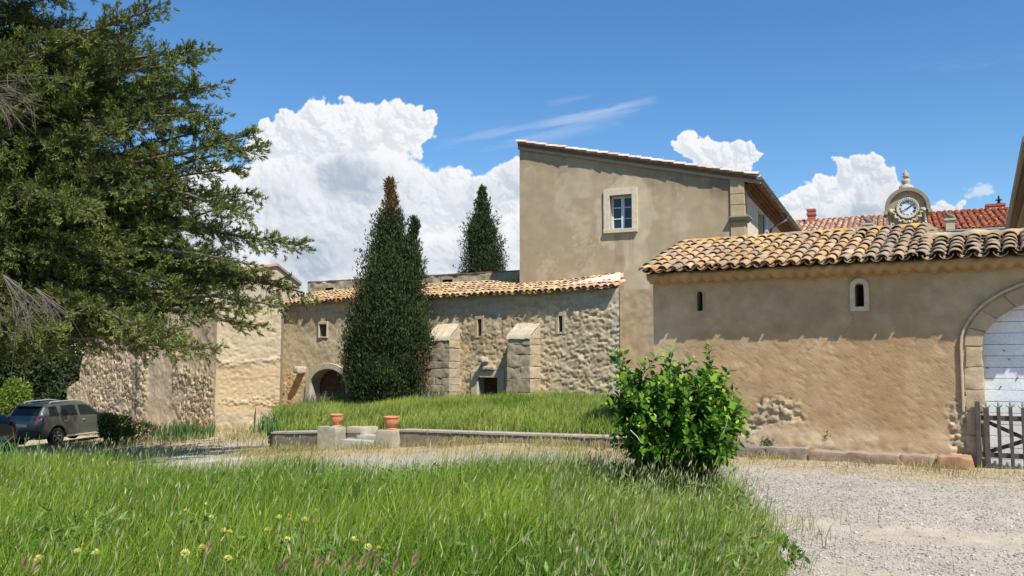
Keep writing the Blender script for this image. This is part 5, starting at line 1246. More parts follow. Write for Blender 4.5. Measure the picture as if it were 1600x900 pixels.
leaf_blob('bush', 'bright green bush behind the two parked cars', (b[0], 37.5, zb_), [((b[0], 37.5, zb_+1.6), (.75, .7, 1.2)), ((b[0]-.7, 37.4, zb_+1.0), (.6, .6, .8))], 5000, .13, ([.09, .15, .02], [.17, .26, .04]), M_LEAF, 'bush', None, 6, .3, 410)
b = at(180, 690, 28.0); zb_ = gz(b[0], 28.0)
leaf_blob('shrub', 'small round green shrub in front of the grey car bonnet', (b[0], 28, zb_), [((b[0], 28, zb_+.52), (.55, .5, .5)), ((b[0]+.25, 27.9, zb_+.3), (.35, .4, .32)), ((b[0]-.2, 27.9, zb_+.75), (.3, .3, .3))], 3800, .09, ([.04, .075, .015], [.13, .20, .05]), M_LEAF, 'bush', None, 6, .5, 411)
b = at(224, 690, 28.5); zb_ = gz(b[0], 28.5)
leaf_blob('weed_clump', 'low pale green weeds between the round shrub and the crumbling wall', (b[0], 28.5, zb_), [((b[0], 28.5, zb_+.3), (.5, .4, .36))], 900, .10, ([.10, .15, .04], [.22, .27, .10]), M_LEAF, 'plant', None, 6, .8, 412)
b = at(1205, 690, 14.2); zb_ = .06
leaf_blob('shrub', 'feathery dark green tuft growing between the kerb and the barn wall', (b[0], b[1], zb_), [((b[0], 14.1, zb_+.13), (.20, .12, .17)), ((b[0]-.22, 14.25, zb_+.16), (.2, .12, .2))], 2600, .05, ([.04, .075, .015], [.10, .17, .035]), M_LEAF, 'plant', None, 5, 1.2, 413)
b = at(1298, 690, 13.6)
leaf_blob('weed_clump', 'thin wispy weed at the foot of the barn below the right slit window', (b[0], 13.62, .12), [((b[0], 13.62, .30), (.15, .08, .17))], 260, .045, ([.10, .12, .05], [.20, .24, .10]), M_LEAF, 'plant', None, 7, 1.0, 414)

# ---- the leafy shrub in the foreground ----
def fore_shrub():
    bx, by = 1.64, 8.65; t = thing('leafy_shrub', 'large bright green broad-leaved shrub at the edge of the tall grass', 'shrub', (bx, by, 0.0)); rn = np.random.default_rng(77); rp = random.Random(77)
    shoots = []; st_ = MB()
    outl_v = [545, 560, 580, 610, 650, 690, 720, 745, 775]
    outL = [950, 948, 946, 940, 938, 955, 975, 990, 1012]; outR = [1110, 1150, 1150, 1158, 1170, 1160, 1148, 1128, 1105]
    mains = []
    for k in range(13):
        a = 2*math.pi*k/13+rp.uniform(-.2, .2); rr = rp.uniform(.22, .52)
        T = Vector((bx+math.cos(a)*rr*1.0, by+math.sin(a)*rr*.9, rp.uniform(.75, 1.15)))
        S = Vector((bx+rp.uniform(-.07, .07), by+rp.uniform(-.06, .06), -.05)); M = S.lerp(T, .45)+Vector((math.cos(a)*.09, math.sin(a)*.08, -.06))
        st_.tube([S, M, T], [.024, .017, .009], 6); mains.append((S, M, T))
    n = 0; tries = 0
    while n < 400 and tries < 14000:
        tries += 1
        th = rp.uniform(0, 2*math.pi); ph = math.acos(rp.uniform(-.75, 1)); f = rp.uniform(.45, 1.0)**.6
        f = f*(.35+.65*rp.random()**.4) if n % 3 == 0 else f; hz_ = .86+.80*math.cos(ph)*f; rw = .84*math.sin(ph)**.8*f
        if hz_ < (.22 if rp.random() < .25 else .46): continue
        if hz_ < .75: rw *= .45+.55*(hz_-.22)/.53
        T = Vector((bx+math.cos(th)*rw, by+math.sin(th)*rw*.95, hz_+rp.uniform(-.05, .08)))
        u, v = proj(np.array(T)); u, v = u[0], v[0]
        if v < 575: 
            bump_ = min(abs(u-957)/14, abs(u-975)/16, abs(u-1040)/22, abs(u-1062)/20, abs(u-1110)/14, abs(u-1140)/14)
            if v < 553+bump_*18: continue
        if u < np.interp(v, outl_v, outL) or u > np.interp(v, outl_v, outR): continue
        if (u-1055)**2/34**2+(v-738)**2/20**2 < 1 and T.y < 9.0: continue
        S, M, E = rp.choice(mains); q = rp.uniform(.5, 1); base = S.lerp(M, q*2) if q < .5 else M.lerp(E, (q-.5)*2)
        shoots.append((base, T, f)); n += 1
    for (u, v) in ((957, 543), (972, 549), (1107, 538), (1142, 576), (1052, 546), (1010, 560), (1085, 560), (1130, 590), (1168, 640), (1165, 672), (943, 625), (1030, 553)):
        T = W(u, v, 8.65+rp.uniform(-.25, .25)); S, M, E = min(mains, key=lambda m_: (m_[2]-T).length); shoots.append((E, T, 1.))
    P, D, Ls, C = [], [], [], []
    for (b, T, f) in shoots:
        d = (T-b); L = d.length; 
        if L < .05: continue
        mid = b.lerp(T, .5)+Vector((rp.uniform(-.04, .04), rp.uniform(-.04, .04), .04)); st_.tube([b, mid, T], [.006, .004, .0022], 4, False)
        vis = min(L, .5); k = int(vis/.023); dn = np.array(d.normalized())
        for i in range(k):
            q = 1-(i/k)*(vis/L); pnt = np.array(b.lerp(mid, q*2) if q < .5 else mid.lerp(T, (q-.5)*2))
            a = i*2.4+rp.uniform(-.4, .4); side = np.cross(dn, [math.cos(a), math.sin(a), .3]); side /= np.linalg.norm(side)+1e-6
            dd = dn*.55+side*1.0+np.array([0, 0, rp.uniform(-.15, .35)]); P.append(pnt); D.append(dd/np.linalg.norm(dd)); sz = rp.uniform(.058, .10)*(0.6 if i < 2 else 1); Ls.append(sz)
            young = max(0, 1-i/5)*(.9 if T.z > .9 else .35)*rp.uniform(.3, 1)
            c = np.array([.052, .140, .012])*(1-young)+np.array([.30, .45, .04])*young; C.append(c*rp.uniform(.75, 1.3))
    P, D, Ls, C = map(np.array, (P, D, Ls, C)); n = len(P)
    rv = RNG.normal(size=(n, 3))*.5+np.array([0, 0, 1.2]); S_ = np.cross(D, rv); S_ /= np.linalg.norm(S_, axis=1, keepdims=True); Nn = np.cross(S_, D); Nn[Nn[:, 2] < 0] *= -1
    l = Ls[:, None]; w = l*.32
    pts = [P+D*l*.12, P+D*l*.35+S_*w*.85+Nn*l*.07, P+D*l*.65+S_*w*.9+Nn*l*.05, P+D*l*1.12-Nn*l*.12, P+D*l*.65-S_*w*.9+Nn*l*.05, P+D*l*.35-S_*w*.85+Nn*l*.07, P+D*l*.5]
    V = np.stack(pts, 1).reshape(-1, 3); o7 = np.arange(n)[:, None]*7
    F = np.concatenate([o7+np.array([[0, 1, 2, 6]]), o7+np.array([[6, 2, 3, 4]]), o7+np.array([[0, 6, 4, 5]])])
    mesh_np('foliage', V, F, M_LEAF, t, np.repeat(C, 7, axis=0)); st_.build('stems', mat('shrub_bark', rgb=(.075, .058, .04), rough=.9, var=.3, vs=20), t, True)
    for (ua, va, ub, vb) in ((985, 672, 1002, 692), (1127, 682, 1137, 655)):
        a, b_ = W(ua, va, 7.95), W(ub, vb, 7.9); mb = MB(); mb.tube([a, a.lerp(b_, .5)+Vector((.01, 0, 0)), b_], [.006, .006, .003], 5); mb.build('bare_twig', mat('pale_twig', rgb=(.42, .38, .33), rough=.8), t)
fore_shrub()

# ---- grass ----
def blades(name, label, X, Y, Z, H, Wd, col, lean=.35, kind='stuff', wind=(.12, 0), heads=0., headcol=(.36, .34, .16), parent=None, tipw=.12, m=None, segs=(0, .4, .75, 1.)):
    n = len(X); az = rnd(n, 0, 2*math.pi); ln = np.abs(RNG.normal(0, lean, n))+.03
    dx = np.cos(az)*ln+wind[0]; dy = np.sin(az)*ln+wind[1]; fa = rnd(n, 0, math.pi); sx, sy = np.cos(fa)*Wd/2, np.sin(fa)*Wd/2
    rows = []
    for k, q in enumerate(segs):
        cx = X+dx*H*q**2; cy = Y+dy*H*q**2; cz = Z+H*q*(1-.18*ln*q); ww = (1-.25*q) if k < len(segs)-1 else tipw
        rows += [np.stack([cx-sx*ww, cy-sy*ww, cz], 1), np.stack([cx+sx*ww, cy+sy*ww, cz], 1)]
    V = np.stack(rows, 1); K = len(segs); o_ = np.arange(n)[:, None]*2*K
    F = np.concatenate([o_+np.array([[2*k, 2*k+1, 2*k+3, 2*k+2]]) for k in range(K-1)])
    C = np.repeat(col, 2*K, axis=0); V = V.reshape(-1, 3)
    if heads > 0:
        hm = RNG.uniform(0, 1, n) < heads; k = hm.sum(); T = V.reshape(n, 2*K, 3)[hm, -1]; D = np.stack([dx[hm]*1.6, dy[hm]*1.6, np.full(k, .8)], 1)
        off = len(V); hl = rnd(k, .035, .075)
        for q in range(2):
            v2, f2, c2 = cards(T-D*0.02, D+RNG.normal(0, .05, (k, 3)), hl, rnd(k, .005, .009), jitcol(headcol, k)); V = np.concatenate([V, v2]); F = np.concatenate([F, f2+off]); C = np.concatenate([C, c2]); off += len(v2)
    o = mesh_np(name, V, F, m or M_GRASS, parent, C)
    if kind: tag(o, label, kind=kind)
    return o
def scatter(n, x0, x1, y0, y1, test):
    X = rnd(n, x0, x1); Y = rnd(n, y0, y1); p = test(X, Y) > RNG.uniform(0, 1, n); return X[p], Y[p]
# foreground meadow
def vis(X, Y): return np.where(np.abs(X) < Y*.64+.6, 1., .45)*(np.abs(X) < Y*.66+3.2)
X, Y = scatter(430000, -12.3, 3.0, 3.2, 13.6, lambda x, y: in_grass(x, y)*vis(x, y)*(.75+.25*(y < 8)))
Z = ground_z(X, Y)
hn = fbm(X*.8, Y*.8, 3, 500); edge = np.clip((grass_right(Y)-X)/.5, .0, 1); H = (.30+.32*hn+RNG.normal(0, .09, len(X)))*(.62+.38*edge); H *= np.interp(Y, [3, 5, 8], [.85, .95, 1.0]); H += .16*np.clip((-X-3.5)/3, 0, 1)*sst(Y, 8, 10); H *= 1-.45*np.exp(-((X-1.60)/.8)**2-((Y-8.1)/.7)**2)
tone = fbm(X*.6+9, Y*.9, 3, 501); q = np.clip(tone*1.4-.2+RNG.normal(0, .22, len(X)), 0, 1)
C = cmix([.080, .18, .012], [.27, .37, .036], q); dry = RNG.uniform(0, 1, len(X)) < (.05+.10*(X > .3)); C[dry] = jitcol([.36, .33, .15], dry.sum()); C *= (1+RNG.uniform(-.2, .2, (len(X), 1)))
thatch = RNG.uniform(0, 1, len(X)) < .10; H[thatch] *= .5; C[thatch] = jitcol([.30, .25, .12], thatch.sum())
blades('tall_grass', 'tall green meadow grass filling the foreground', X, Y, Z, np.clip(H, .12, .75), RNG.uniform(.0045, .0095, len(X)), C, .38, heads=.0)
# seeding stalks above the meadow
X, Y = scatter(30000, -9.5, 3.0, 3.4, 13, lambda x, y: in_grass(x, y)*vis(x, y)*(.35+.65*(x > .2)))
H = np.clip(RNG.normal(.60, .08, len(X))+.10*sst(Y, 8.5, 10), .3, .9)*(.72+.28*np.clip((grass_right(Y)-X)/.6, 0, 1)); C = jitcol([.17, .21, .06], len(X))
blades('seeding_grass', 'thin seeding grass stalks standing over the meadow', X, Y, ground_z(X, Y), H, np.full(len(X), .0028), C, .15, heads=.85, headcol=(.36, .36, .17))
# terrace grass
def in_terr(x, y):
    kd = (x-KL.p0.x)*KL.n.x+(y-KL.p0.y)*KL.n.y; ks = (x-KL.p0.x)*KL.r.x+(y-KL.p0.y)*KL.r.y
    md = (x-MP.p0.x)*MP.n.x+(y-MP.p0.y)*MP.n.y; bd = (x-BP.p0.x)*BP.r.x+(y-BP.p0.y)*BP.r.y
    left = (x-(-5.2))*11.5-(y-19.5)*(-3.3)
    tn = (x-TP.p0.x)*TP.n.x+(y-TP.p0.y)*TP.n.y
    st_ = (ks > sP1) & (ks < sP2) & (kd > -.75)
    return ((kd < -.22) & (md > .1) & (left > 0) & (tn > .1) & (bd < -.12) & ~st_).astype(float)
X, Y = scatter(210000, -9.5, 4, 14, 33, in_terr); tz = terrace_z(X, Y)
tone = fbm(X*.7+3, Y*.7, 4, 510); C = cmix([.125, .22, .024], [.33, .38, .075], np.clip(tone*2-.5+RNG.normal(0, .2, len(X)), 0, 1)); dry = RNG.uniform(0, 1, len(X)) < .10; C[dry] = jitcol([.34, .31, .14], dry.sum())
H = np.clip(.16+.50*fbm(X*1.3, Y*1.3, 4, 511)+RNG.normal(0, .05, len(X)), .1, .7); kd = (X-KL.p0.x)*KL.n.x+(Y-KL.p0.y)*KL.n.y; H *= np.interp(-kd, [.2, 1.0], [.6, 1])
blades('terrace_grass', 'lush green grass covering the terrace before the stone wing', X, Y, tz, H, RNG.uniform(.009, .016, len(X)), C, .35)
# dry straw along the walls
def dryband(x, y):
    kd = (x-KL.p0.x)*KL.n.x+(y-KL.p0.y)*KL.n.y; ks = (x-KL.p0.x)*KL.r.x+(y-KL.p0.y)*KL.r.y
    return ((kd > .06) & (ks > -1.5) & (ks < 14.6))*np.exp(-np.maximum(kd, 0)/.30)*(.35+1.1*(fbm(x*1.4, y*1.4, 3, 520) > .5))
X, Y = scatter(150000, -7, 7.3, 11, 21, dryband); C = cmix([.42, .33, .15], [.20, .22, .07], RNG.uniform(0, 1, len(X))**2.2)*(1+RNG.uniform(-.2, .2, (len(X), 1)))
ks = (X-KL.p0.x)*KL.r.x+(Y-KL.p0.y)*KL.r.y
blades('dry_grass', 'straw coloured dry grass along the foot of the low walls', X, Y, ground_z(X, Y), RNG.uniform(.05, .17, len(X))*np.where(ks < 9, 1.35, 1.0), RNG.uniform(.006, .011, len(X)), C, .6)
def leftband(x, y): 
    d2 = (x-L2.p0.x)*L2.n.x+(y-L2.p0.y)*L2.n.y; d1 = (x-L1.p0.x)*L1.n.x+(y-L1.p0.y)*L1.n.y
    return (d2 > .05)*(d1 > .4)*(y > 21)*(.15+.9*(fbm(x*.9, y*.9, 3, 523) > .52))*(np.exp(-np.maximum(np.minimum(d2, d1), 0)/2.4))
X, Y = scatter(70000, -22, -5.6, 21, 37, leftband); g = fbm(X*.8, Y*.8, 3, 525) > .56; C = np.where(g[:, None], jitcol([.13, .19, .045], len(X)), jitcol([.40, .33, .16], len(X)))
blades('dry_grass', 'mixed green and dry grass at the foot of the crumbling wall', X, Y, ground_z(X, Y), RNG.uniform(.10, .34, len(X)), RNG.uniform(.012, .02, len(X)), C, .5)
# whitish weeds before the arched door and cypress
def weedz(x, y):
    u, v = proj(np.stack([x, y, terrace_z(x, y)], 1)); md = (x-MP.p0.x)*MP.n.x+(y-MP.p0.y)*MP.n.y
    return (md > .2)*(md < 1.7)*(u > 470)*(u < 690)*1.
X, Y = scatter(9000, -9, 0, 24, 32, weedz); C = jitcol([.17, .21, .11], len(X))
blades('wild_weeds', 'tangled grey-green weeds before the arched door and the cypress', X, Y, terrace_z(X, Y), RNG.uniform(.25, .85, len(X)), RNG.uniform(.02, .035, len(X)), C, .4, heads=.6, headcol=(.30, .33, .22))
# sparse blades on the gravel beside the meadow
X, Y = scatter(9000, 1.9, 3.7, 5.2, 10.4, lambda x, y: np.exp(-np.maximum(x-grass_right(y), 0)/.28)*(fbm(x*3, y*3, 3, 530) > .52)*.6)
blades('stray_grass', 'thin stray grass on the gravel at the meadow edge', X, Y, ground_z(X, Y), RNG.uniform(.08, .28, len(X)), RNG.uniform(.003, .006, len(X)), jitcol([.20, .24, .08], len(X)), .5, heads=.2)

# ---- iris and broad-leaved clumps ----
def clump(name, label, x, y, z, n, h, w, spread, col, group=None):
    X = x+np.clip(RNG.normal(0, spread, n), -1.6*spread, 1.6*spread); Y_ = y+np.clip(RNG.normal(0, spread*.6, n), -spread, spread); H = np.clip(RNG.normal(h, h*.18, n), .1, 1.2)
    o = blades(name, None, X-x, Y_-y, np.zeros(n)-.02, H, np.full(n, w)*RNG.uniform(.7, 1.2, n), jitcol(col, n), .22, kind=None, wind=(.04, 0), tipw=.08, m=M_LEAF); o.location = (x, y, z)
    return tag(o, label, 'plant', group)
G_ = 'clumps of sword-leaved iris'
for (u, Y, lb, n, h, w, sp) in ((8, 10.9, 'big iris clump with broad blue-green leaves at the left frame edge of the meadow', 90, .80, .04, .3), (50, 11.3, 'iris clump in the meadow second from the left frame edge', 70, .70, .036, .28), (93, 11.6, 'smallest iris clump in the back of the meadow, nearest the lane', 34, .60, .032, .2)):
    x = (u-800)/1350*Y; clump('iris_clump', lb, x, Y, gz(x, Y), n, h, w, sp, [.085, .17, .06], G_)
x = (292-800)/1350*27; clump('iris_clump', 'wide iris clump at the foot of the crumbling wall corner', x, 27, gz(x, 27), 260, .52, .035, .5, [.07, .15, .04], G_)
x = (452-800)/1350*20.2; clump('iris_clump', 'iris clump on the terrace corner above the short retaining wall', x, 20.3, float(terrace_z(x, 20.3)), 110, .42, .04, .45, [.10, .19, .06], G_)
x = (487-800)/1350*9.2; clump('broad_leaf_weed', 'broad-leaved grey-green weed standing in the middle of the meadow', x, 9.2, gz(x, 9.2)+.1, 28, .45, .045, .10, [.11, .18, .08])
x = (1215-800)/1350*6.6
leaf_blob('weed_clump', 'low leafy weed sprawling at the right edge of the meadow', (2.0, 6.75, 0), [((2.0, 6.75, .10), (.22, .2, .10)), ((1.86, 6.9, .14), (.16, .16, .12))], 420, .07, ([.06, .11, .02], [.14, .22, .05]), M_LEAF, 'plant', None, 5, .4, 420)

# broad-leaved weeds mixed through the meadow
def meadow_weeds():
    n = 620; X, Y = scatter(n*5, -8.5, 2.4, 4, 12, lambda x, y: in_grass(x, y)*vis(x, y)*(fbm(x*1.2, y*1.2, 3, 540) > .5)); X, Y = X[:n], Y[:n]; n = len(X); k = 16
    bx = np.repeat(X, k)+RNG.normal(0, .05, n*k); by = np.repeat(Y, k)+RNG.normal(0, .05, n*k); h = RNG.uniform(.05, .46, n*k)
    P = np.stack([bx, by, ground_z(bx, by)+h], 1); a = rnd(n*k, 0, 6.28); D = np.stack([np.cos(a), np.sin(a), RNG.uniform(-.1, .9, n*k)], 1)
    V, F, C = cards(P, D, RNG.uniform(.05, .12, n*k), RNG.uniform(.015, .035, n*k), jitcol([.13, .24, .05], n*k), roll=np.array([0, 0, 1.])+RNG.normal(0, .4, (n*k, 3)), bend=.05)
    tag(mesh_np('meadow_weeds', V, F, M_LEAF, None, C), 'small broad-leaved weeds mixed through the meadow grass', kind='stuff')
meadow_weeds()

# ---- flowers ----
M_PETAL = mat('petal', rough=.7, var=.05, trans=.25)
def flower(big):
    t = thing('wildflower', 'x', 'flower', (0, 0, 0)); r = .027 if big else .012
    mb = MB(); mb.tube([(0.02, 0, -.34), (.008, 0, -.15), (0, 0, 0)], [.0022, .002, .0022], 4); mb.build('stem', mat('stem_green', rgb=(.10, .17, .04)), t, False, True)
    n = 90 if big else 26; a = RNG.uniform(0, 2*math.pi, n); el_ = RNG.uniform(.02, 1., n)**1.5*1.3; D = np.stack([np.cos(a)*np.cos(el_), np.sin(a)*np.cos(el_), np.sin(el_)], 1)
    V, F, C = cards(D*.002, D, r*RNG.uniform(.85, 1.1, n), np.full(n, .0085 if big else .005), jitcol([.80, .78, .25] if big else [.70, .50, .04], n, .1), roll=np.stack([-np.sin(a), np.cos(a), a*0], 1)*.1+np.array([0, 0, 1.]))
    mesh_np('petals', V, F, M_PETAL, t, C, local=True); return t
fl = [(121,864,1),(150,866,1),(62,875,1),(350,832,1),(359,833,1),(419,830,1),(436,810,1),(454,812,0),(452,805,0),(477,814,1),(450,844,1),(553,845,1),(575,857,1),(357,876,1),(322,789,1),(290,799,1),(331,810,1),(494,800,1),(290,866,1),(317,857,1),(509,766,0),(237,802,0),(3,830,0),(155,829,0),(130,852,0),(592,856,0)]
protoB, protoS = flower(True), flower(False); usedp = set()
for (u, v, big) in fl:
    z = .50 if v > 780 else .46; Yf = (EYE-z)*1350/(v-556)
    P = W(u, v, Yf); pr = protoB if big else protoS
    if pr.name in usedp:
        o = pr.copy(); COL.objects.link(o)
        for ch in list(pr.children): c = ch.copy(); COL.objects.link(c); c.parent = o
    else: o = pr; usedp.add(pr.name)
    o.location = P; o.rotation_euler = (random.uniform(-.1, .35), random.uniform(-.25, .25), random.uniform(0, 6)); s = random.uniform(.85, 1.15)*(1 if v > 800 or not big else .8); o.scale = (s, s, s)
    tag(o, 'pale yellow dandelion-like flower with a wide head in the meadow' if big else 'tiny deep yellow flower dotted in the meadow', 'flower', 'pale yellow meadow flowers' if big else 'tiny deep yellow meadow flowers')
# barley heads at the bottom edge
M_BAR = mat('barley', rough=.8, var=.1, trans=.3)
def barley():
    t = thing('barley_head', 'x', 'grass head', (0, 0, 0)); mb = MB(); mb.tube([(-.02, 0, -.40), (-.01, 0, -.2), (0, 0, 0)], .0016, 4); mb.build('stem', mat('straw_stem', rgb=(.34, .32, .14)), t, False, True)
    n = 70; s = RNG.uniform(0, 1, n); B = np.stack([.01*s, s*0, s*.055], 1); D = np.stack([RNG.normal(.15, .22, n), RNG.normal(0, .2, n), np.full(n, 1.)], 1)
    V, F, C = cards(B, D, RNG.uniform(.03, .06, n), np.full(n, .0028), jitcol([.47, .31, .19], n)); mesh_np('awns', V, F, M_BAR, t, C, local=True); return t
pb = barley()
for i, (u, v) in enumerate(((435, 884), (430, 893), (505, 882), (545, 878), (560, 888), (575, 873), (587, 886), (487, 891), (320, 868), (640, 884), (35, 889), (45, 893), (533, 892), (610, 893))):
    z = .56; Yf = (EYE-z)*1350/(v-556); o = pb
    if i:
        o = pb.copy(); COL.objects.link(o)
        for ch in list(pb.children): c = ch.copy(); COL.objects.link(c); c.parent = o
    o.location = W(u, v+6, Yf); o.rotation_euler = (random.uniform(-.2, .2), random.uniform(.0, .6), random.uniform(-.6, .6)); tag(o, 'fluffy pinkish brown barley head at the bottom edge of the meadow', 'grass head', 'barley heads in the meadow')

# ---- loose gravel ----
def pebbles():
    n = 60000; X = rnd(n, 1.2, 8.5); Y = 5.2+(RNG.uniform(0, 1, n)**1.3)*8; ok = (in_grass(X, Y) < .4) & (vis(X, Y) > .9); kd = (X-KL.p0.x)*KL.n.x+(Y-KL.p0.y)*KL.n.y; ok &= kd > .15
    t = track_mask(X, Y, kd); ok &= RNG.uniform(0, 1, n) > t*.93; ok &= RNG.uniform(0, 1, n) < .35+.9*fbm(X*1.1, Y*1.1, 3, 29)
    X, Y = X[ok], Y[ok]; n = len(X); Z = ground_z(X, Y)+(fbm(X*.7, Y*.7, 3, 3)-.5)*.06+(fbm(X*5, Y*5, 2, 4)-.5)*.022
    s = RNG.uniform(.004, .014, n)*np.where(RNG.uniform(0, 1, n) < .06, 1.8, 1)*np.where(RNG.uniform(0, 1, n) < .006, 1.9, 1)
    base = np.array([[1, 0, 0], [0, 1, 0], [-1, 0, 0], [0, -1, 0], [0, 0, .7], [0, 0, -.5]], float)
    V = base[None]*s[:, None, None]*RNG.uniform(.6, 1.3, (n, 6, 3)); a = rnd(n, 0, 6.28); c, sn = np.cos(a)[:, None], np.sin(a)[:, None]
    V = np.stack([V[..., 0]*c-V[..., 1]*sn, V[..., 0]*sn+V[..., 1]*c, V[..., 2]], -1)+np.stack([X, Y, Z+.002], -1)[:, None]
    tri = np.array([[0, 1, 4], [1, 2, 4], [2, 3, 4], [3, 0, 4], [1, 0, 5], [2, 1, 5], [3, 2, 5], [0, 3, 5]]); F = (np.arange(n)[:, None, None]*6+tri[None]).reshape(-1, 3)
    g = RNG.uniform(.20, .55, n)[:, None]*np.array([1, .93, .83]); tag(mesh_np('gravel', V.reshape(-1, 3), F, M_STONE, None, np.repeat(g, 6, axis=0)), 'loose pale gravel scattered over the yard', kind='stuff')
pebbles()

# ================================================================== cars
def make_car(spec, label, loc, rz, paint, group='cars parked by the wall'):
    t = thing('parked_car', label, 'car', loc, group, rz)
    MP_ = mat('car_paint_'+paint[0], rgb=paint[1], rough=.32, var=0, spec=.5, metal=.45); M_BLK = mat('black_plastic', rgb=(.02, .02, .021), rough=.55, var=0); M_CG = mat('car_glass', rgb=(.015, .018, .02), rough=.15, var=0, spec=.3)
    M_CHR = mat('silver_trim', rgb=(.55, .56, .57), rough=.35, var=0, metal=.5); M_TYRE = mat('tyre_rubber', rgb=(.035, .034, .033), rough=.85, var=.1); M_RIM = mat('alloy', rgb=(.36, .36, .35), rough=.4, var=0, metal=.5)
    f = lambda k: (lambda x: np.interp(x, spec[k][0], spec[k][1]))
    zr, zb_, wb, wr = f('roof'), f('belt'), f('wbelt'), f('wroof'); bot = spec['bottom']; WX = spec['wheels']; WR = spec['wr']
    def zbot(x):
        z = np.full_like(x, bot)
        for wx in WX:
            d = np.abs(x-wx); z = np.where(d < WR*1.22, np.maximum(z, WR+np.sqrt(np.maximum((WR*1.22)**2-d**2, 0))), z)
        return z
    x0, x1 = spec['roof'][0][0], spec['roof'][0][-1]; xs = np.linspace(x0, x1, 96)
    def sec(x):
        zt, ze, w, r_ = zr(x), np.minimum(zb_(x), zr(x)-.03), wb(x), wr(x); z0 = np.minimum(zbot(x), ze-.08)
        y = [x*0, w*.93, w, w+.012, w, w-.03, r_+.02, r_-.06, r_*.5, x*0]; z = [z0, z0, z0+.03, (z0+ze)/2, ze-.05, ze, np.maximum(zt-.07, ze+.004), np.maximum(zt-.018, ze+.008), zt, zt+.01]
        return np.stack(y, -1), np.stack(z, -1)
    y, z = sec(xs); n, k = y.shape
    P = np.zeros((n, 2*k-2, 3)); P[:, :k, 1] = -y; P[:, :k, 2] = z; P[:, k:, 1] = y[:, k-2:0:-1]; P[:, k:, 2] = z[:, k-2:0:-1]; P[:, :, 0] = xs[:, None]; K = 2*k-2
    F = [(i*K+j, i*K+(j+1) % K, (i+1)*K+(j+1) % K, (i+1)*K+j) for i in range(n-1) for j in range(K)]+[tuple(range(K-1, -1, -1)), tuple(range((n-1)*K, n*K))]
    body = mesh_np('body', P.reshape(-1, 3), F, MP_, t, None, True, True); bevel(body, .01, 1)
    mb = MB(); mb.box(x0+.15, x1-.15, -.68, .68, bot-.05, bot+.25); mb.build('underbody', M_BLK, t, local=True)
    def side_pt(x, q, sg, o=.008):
        x = np.array([x]); y, z = sec(x); a, b = (y[0, 5], z[0, 5]), (y[0, 6], z[0, 6]); return (x[0], sg*(a[0]+(b[0]-a[0])*q+o), a[1]+(b[1]-a[1])*q)
    for (xa, xb, sla, slb) in spec['windows']:
        for sg in (-1, 1):
            m = 8; vs = []
            for i in range(m+1):
                for q in (.10, .90):
                    sh = sla if q > .5 else 0; sh2 = slb if q > .5 else 0; vs.append(side_pt(xa+sh+(xb+sh2-xa-sh)*i/m, q, sg))
            w_ = mesh_np('side_window', vs, [(2*i, 2*i+2, 2*i+3, 2*i+1) if sg < 0 else (2*i, 2*i+1, 2*i+3, 2*i+2) for i in range(m)], M_CG, t, None, True, True)
    def top_patch(xa, xb, ins, name, mm):
        m = 8; vs = []; xx = np.linspace(xa, xb, m+1); zz = zr(xx); 
        for i in range(m+1):
            g = np.gradient(zz, xx)[i]; nx, nz_ = -g, 1; L_ = math.hypot(nx, nz_); r_ = float(wr(xx[i]))-ins
            for j in np.linspace(-1, 1, 7): vs.append((xx[i]+nx/L_*.012, j*r_, zz[i]-.004*abs(j)**4*6+nz_/L_*.012+.004))
        return mesh_np(name, vs, [(i*7+j, i*7+j+1, (i+1)*7+j+1, (i+1)*7+j) for i in range(m) for j in range(6)], mm, t, None, True, True)
    top_patch(*spec['rearglass'], .06, 'rear_window', M_CG); top_patch(*spec['windscreen'], .06, 'windscreen', M_CG)
    for wx in WX:
        for sg in (-1, 1):
            c = (wx, sg*(float(wb(wx))-.10), WR-.0); ax = (0, sg, 0)
            mb = MB(); mb.lathe([(WR*.62, -.10), (WR*.92, -.11), (WR, -.07), (WR, .07), (WR*.93, .105), (WR*.66, .11), (WR*.62, .09)], c, 28, ax); w_ = mb.build('wheel', M_TYRE, t, True, True)
            mb = MB(); mb.lathe([(0, .02), (WR*.16, .085), (WR*.17, .05), (WR*.56, .045), (WR*.60, .10), (WR*.66, .10), (WR*.66, .06)], c, 28, ax)
            for s_ in range(5):
                a = 2*math.pi*s_/5+.3; X_ = Vector((math.cos(a), 0, math.sin(a))); Q = Vector((-math.sin(a), 0, math.cos(a))); A_ = Vector(ax); cc = Vector(c)
                p = [cc+X_*WR*.1+Q*WR*.10, cc+X_*WR*.1-Q*WR*.10, cc+X_*WR*.62-Q*WR*.07, cc+X_*WR*.62+Q*WR*.07]; mb.hexa([v+A_*.05 for v in p]+[v+A_*.095 for v in p])
            mb.build('rim', M_RIM, w_, True, True)
    rx = x0
    for sg in (-1, 1):
        mb = MB(); yb = float(wb(rx+.12)); mb.hexa([(rx-.03, sg*(yb-.16), .82), (rx+.20, sg*(yb+.04), .82), (rx+.20, sg*(yb-.16), .82), (rx+.06, sg*(yb-.2), .82), (rx+.01, sg*(yb-.17), 1.14), (rx+.22, sg*(yb+.035), 1.12), (rx+.22, sg*(yb-.16), 1.12), (rx+.10, sg*(yb-.2), 1.12)]); mb.build('tail_light', mat('red_lens', rgb=(.45, .012, .012), rough=.2, var=0, spec=.6), t, local=True)
        mb = MB(); mx_ = spec['mirror']; ym = float(wb(mx_)); mb.box(mx_-.09, mx_+.09, sg*(ym+.03) if sg > 0 else -(ym+.21), sg*(ym+.21) if sg > 0 else -(ym+.03), 1.0, 1.15); mb.build('mirror', M_BLK, t, local=True, bev=.03)
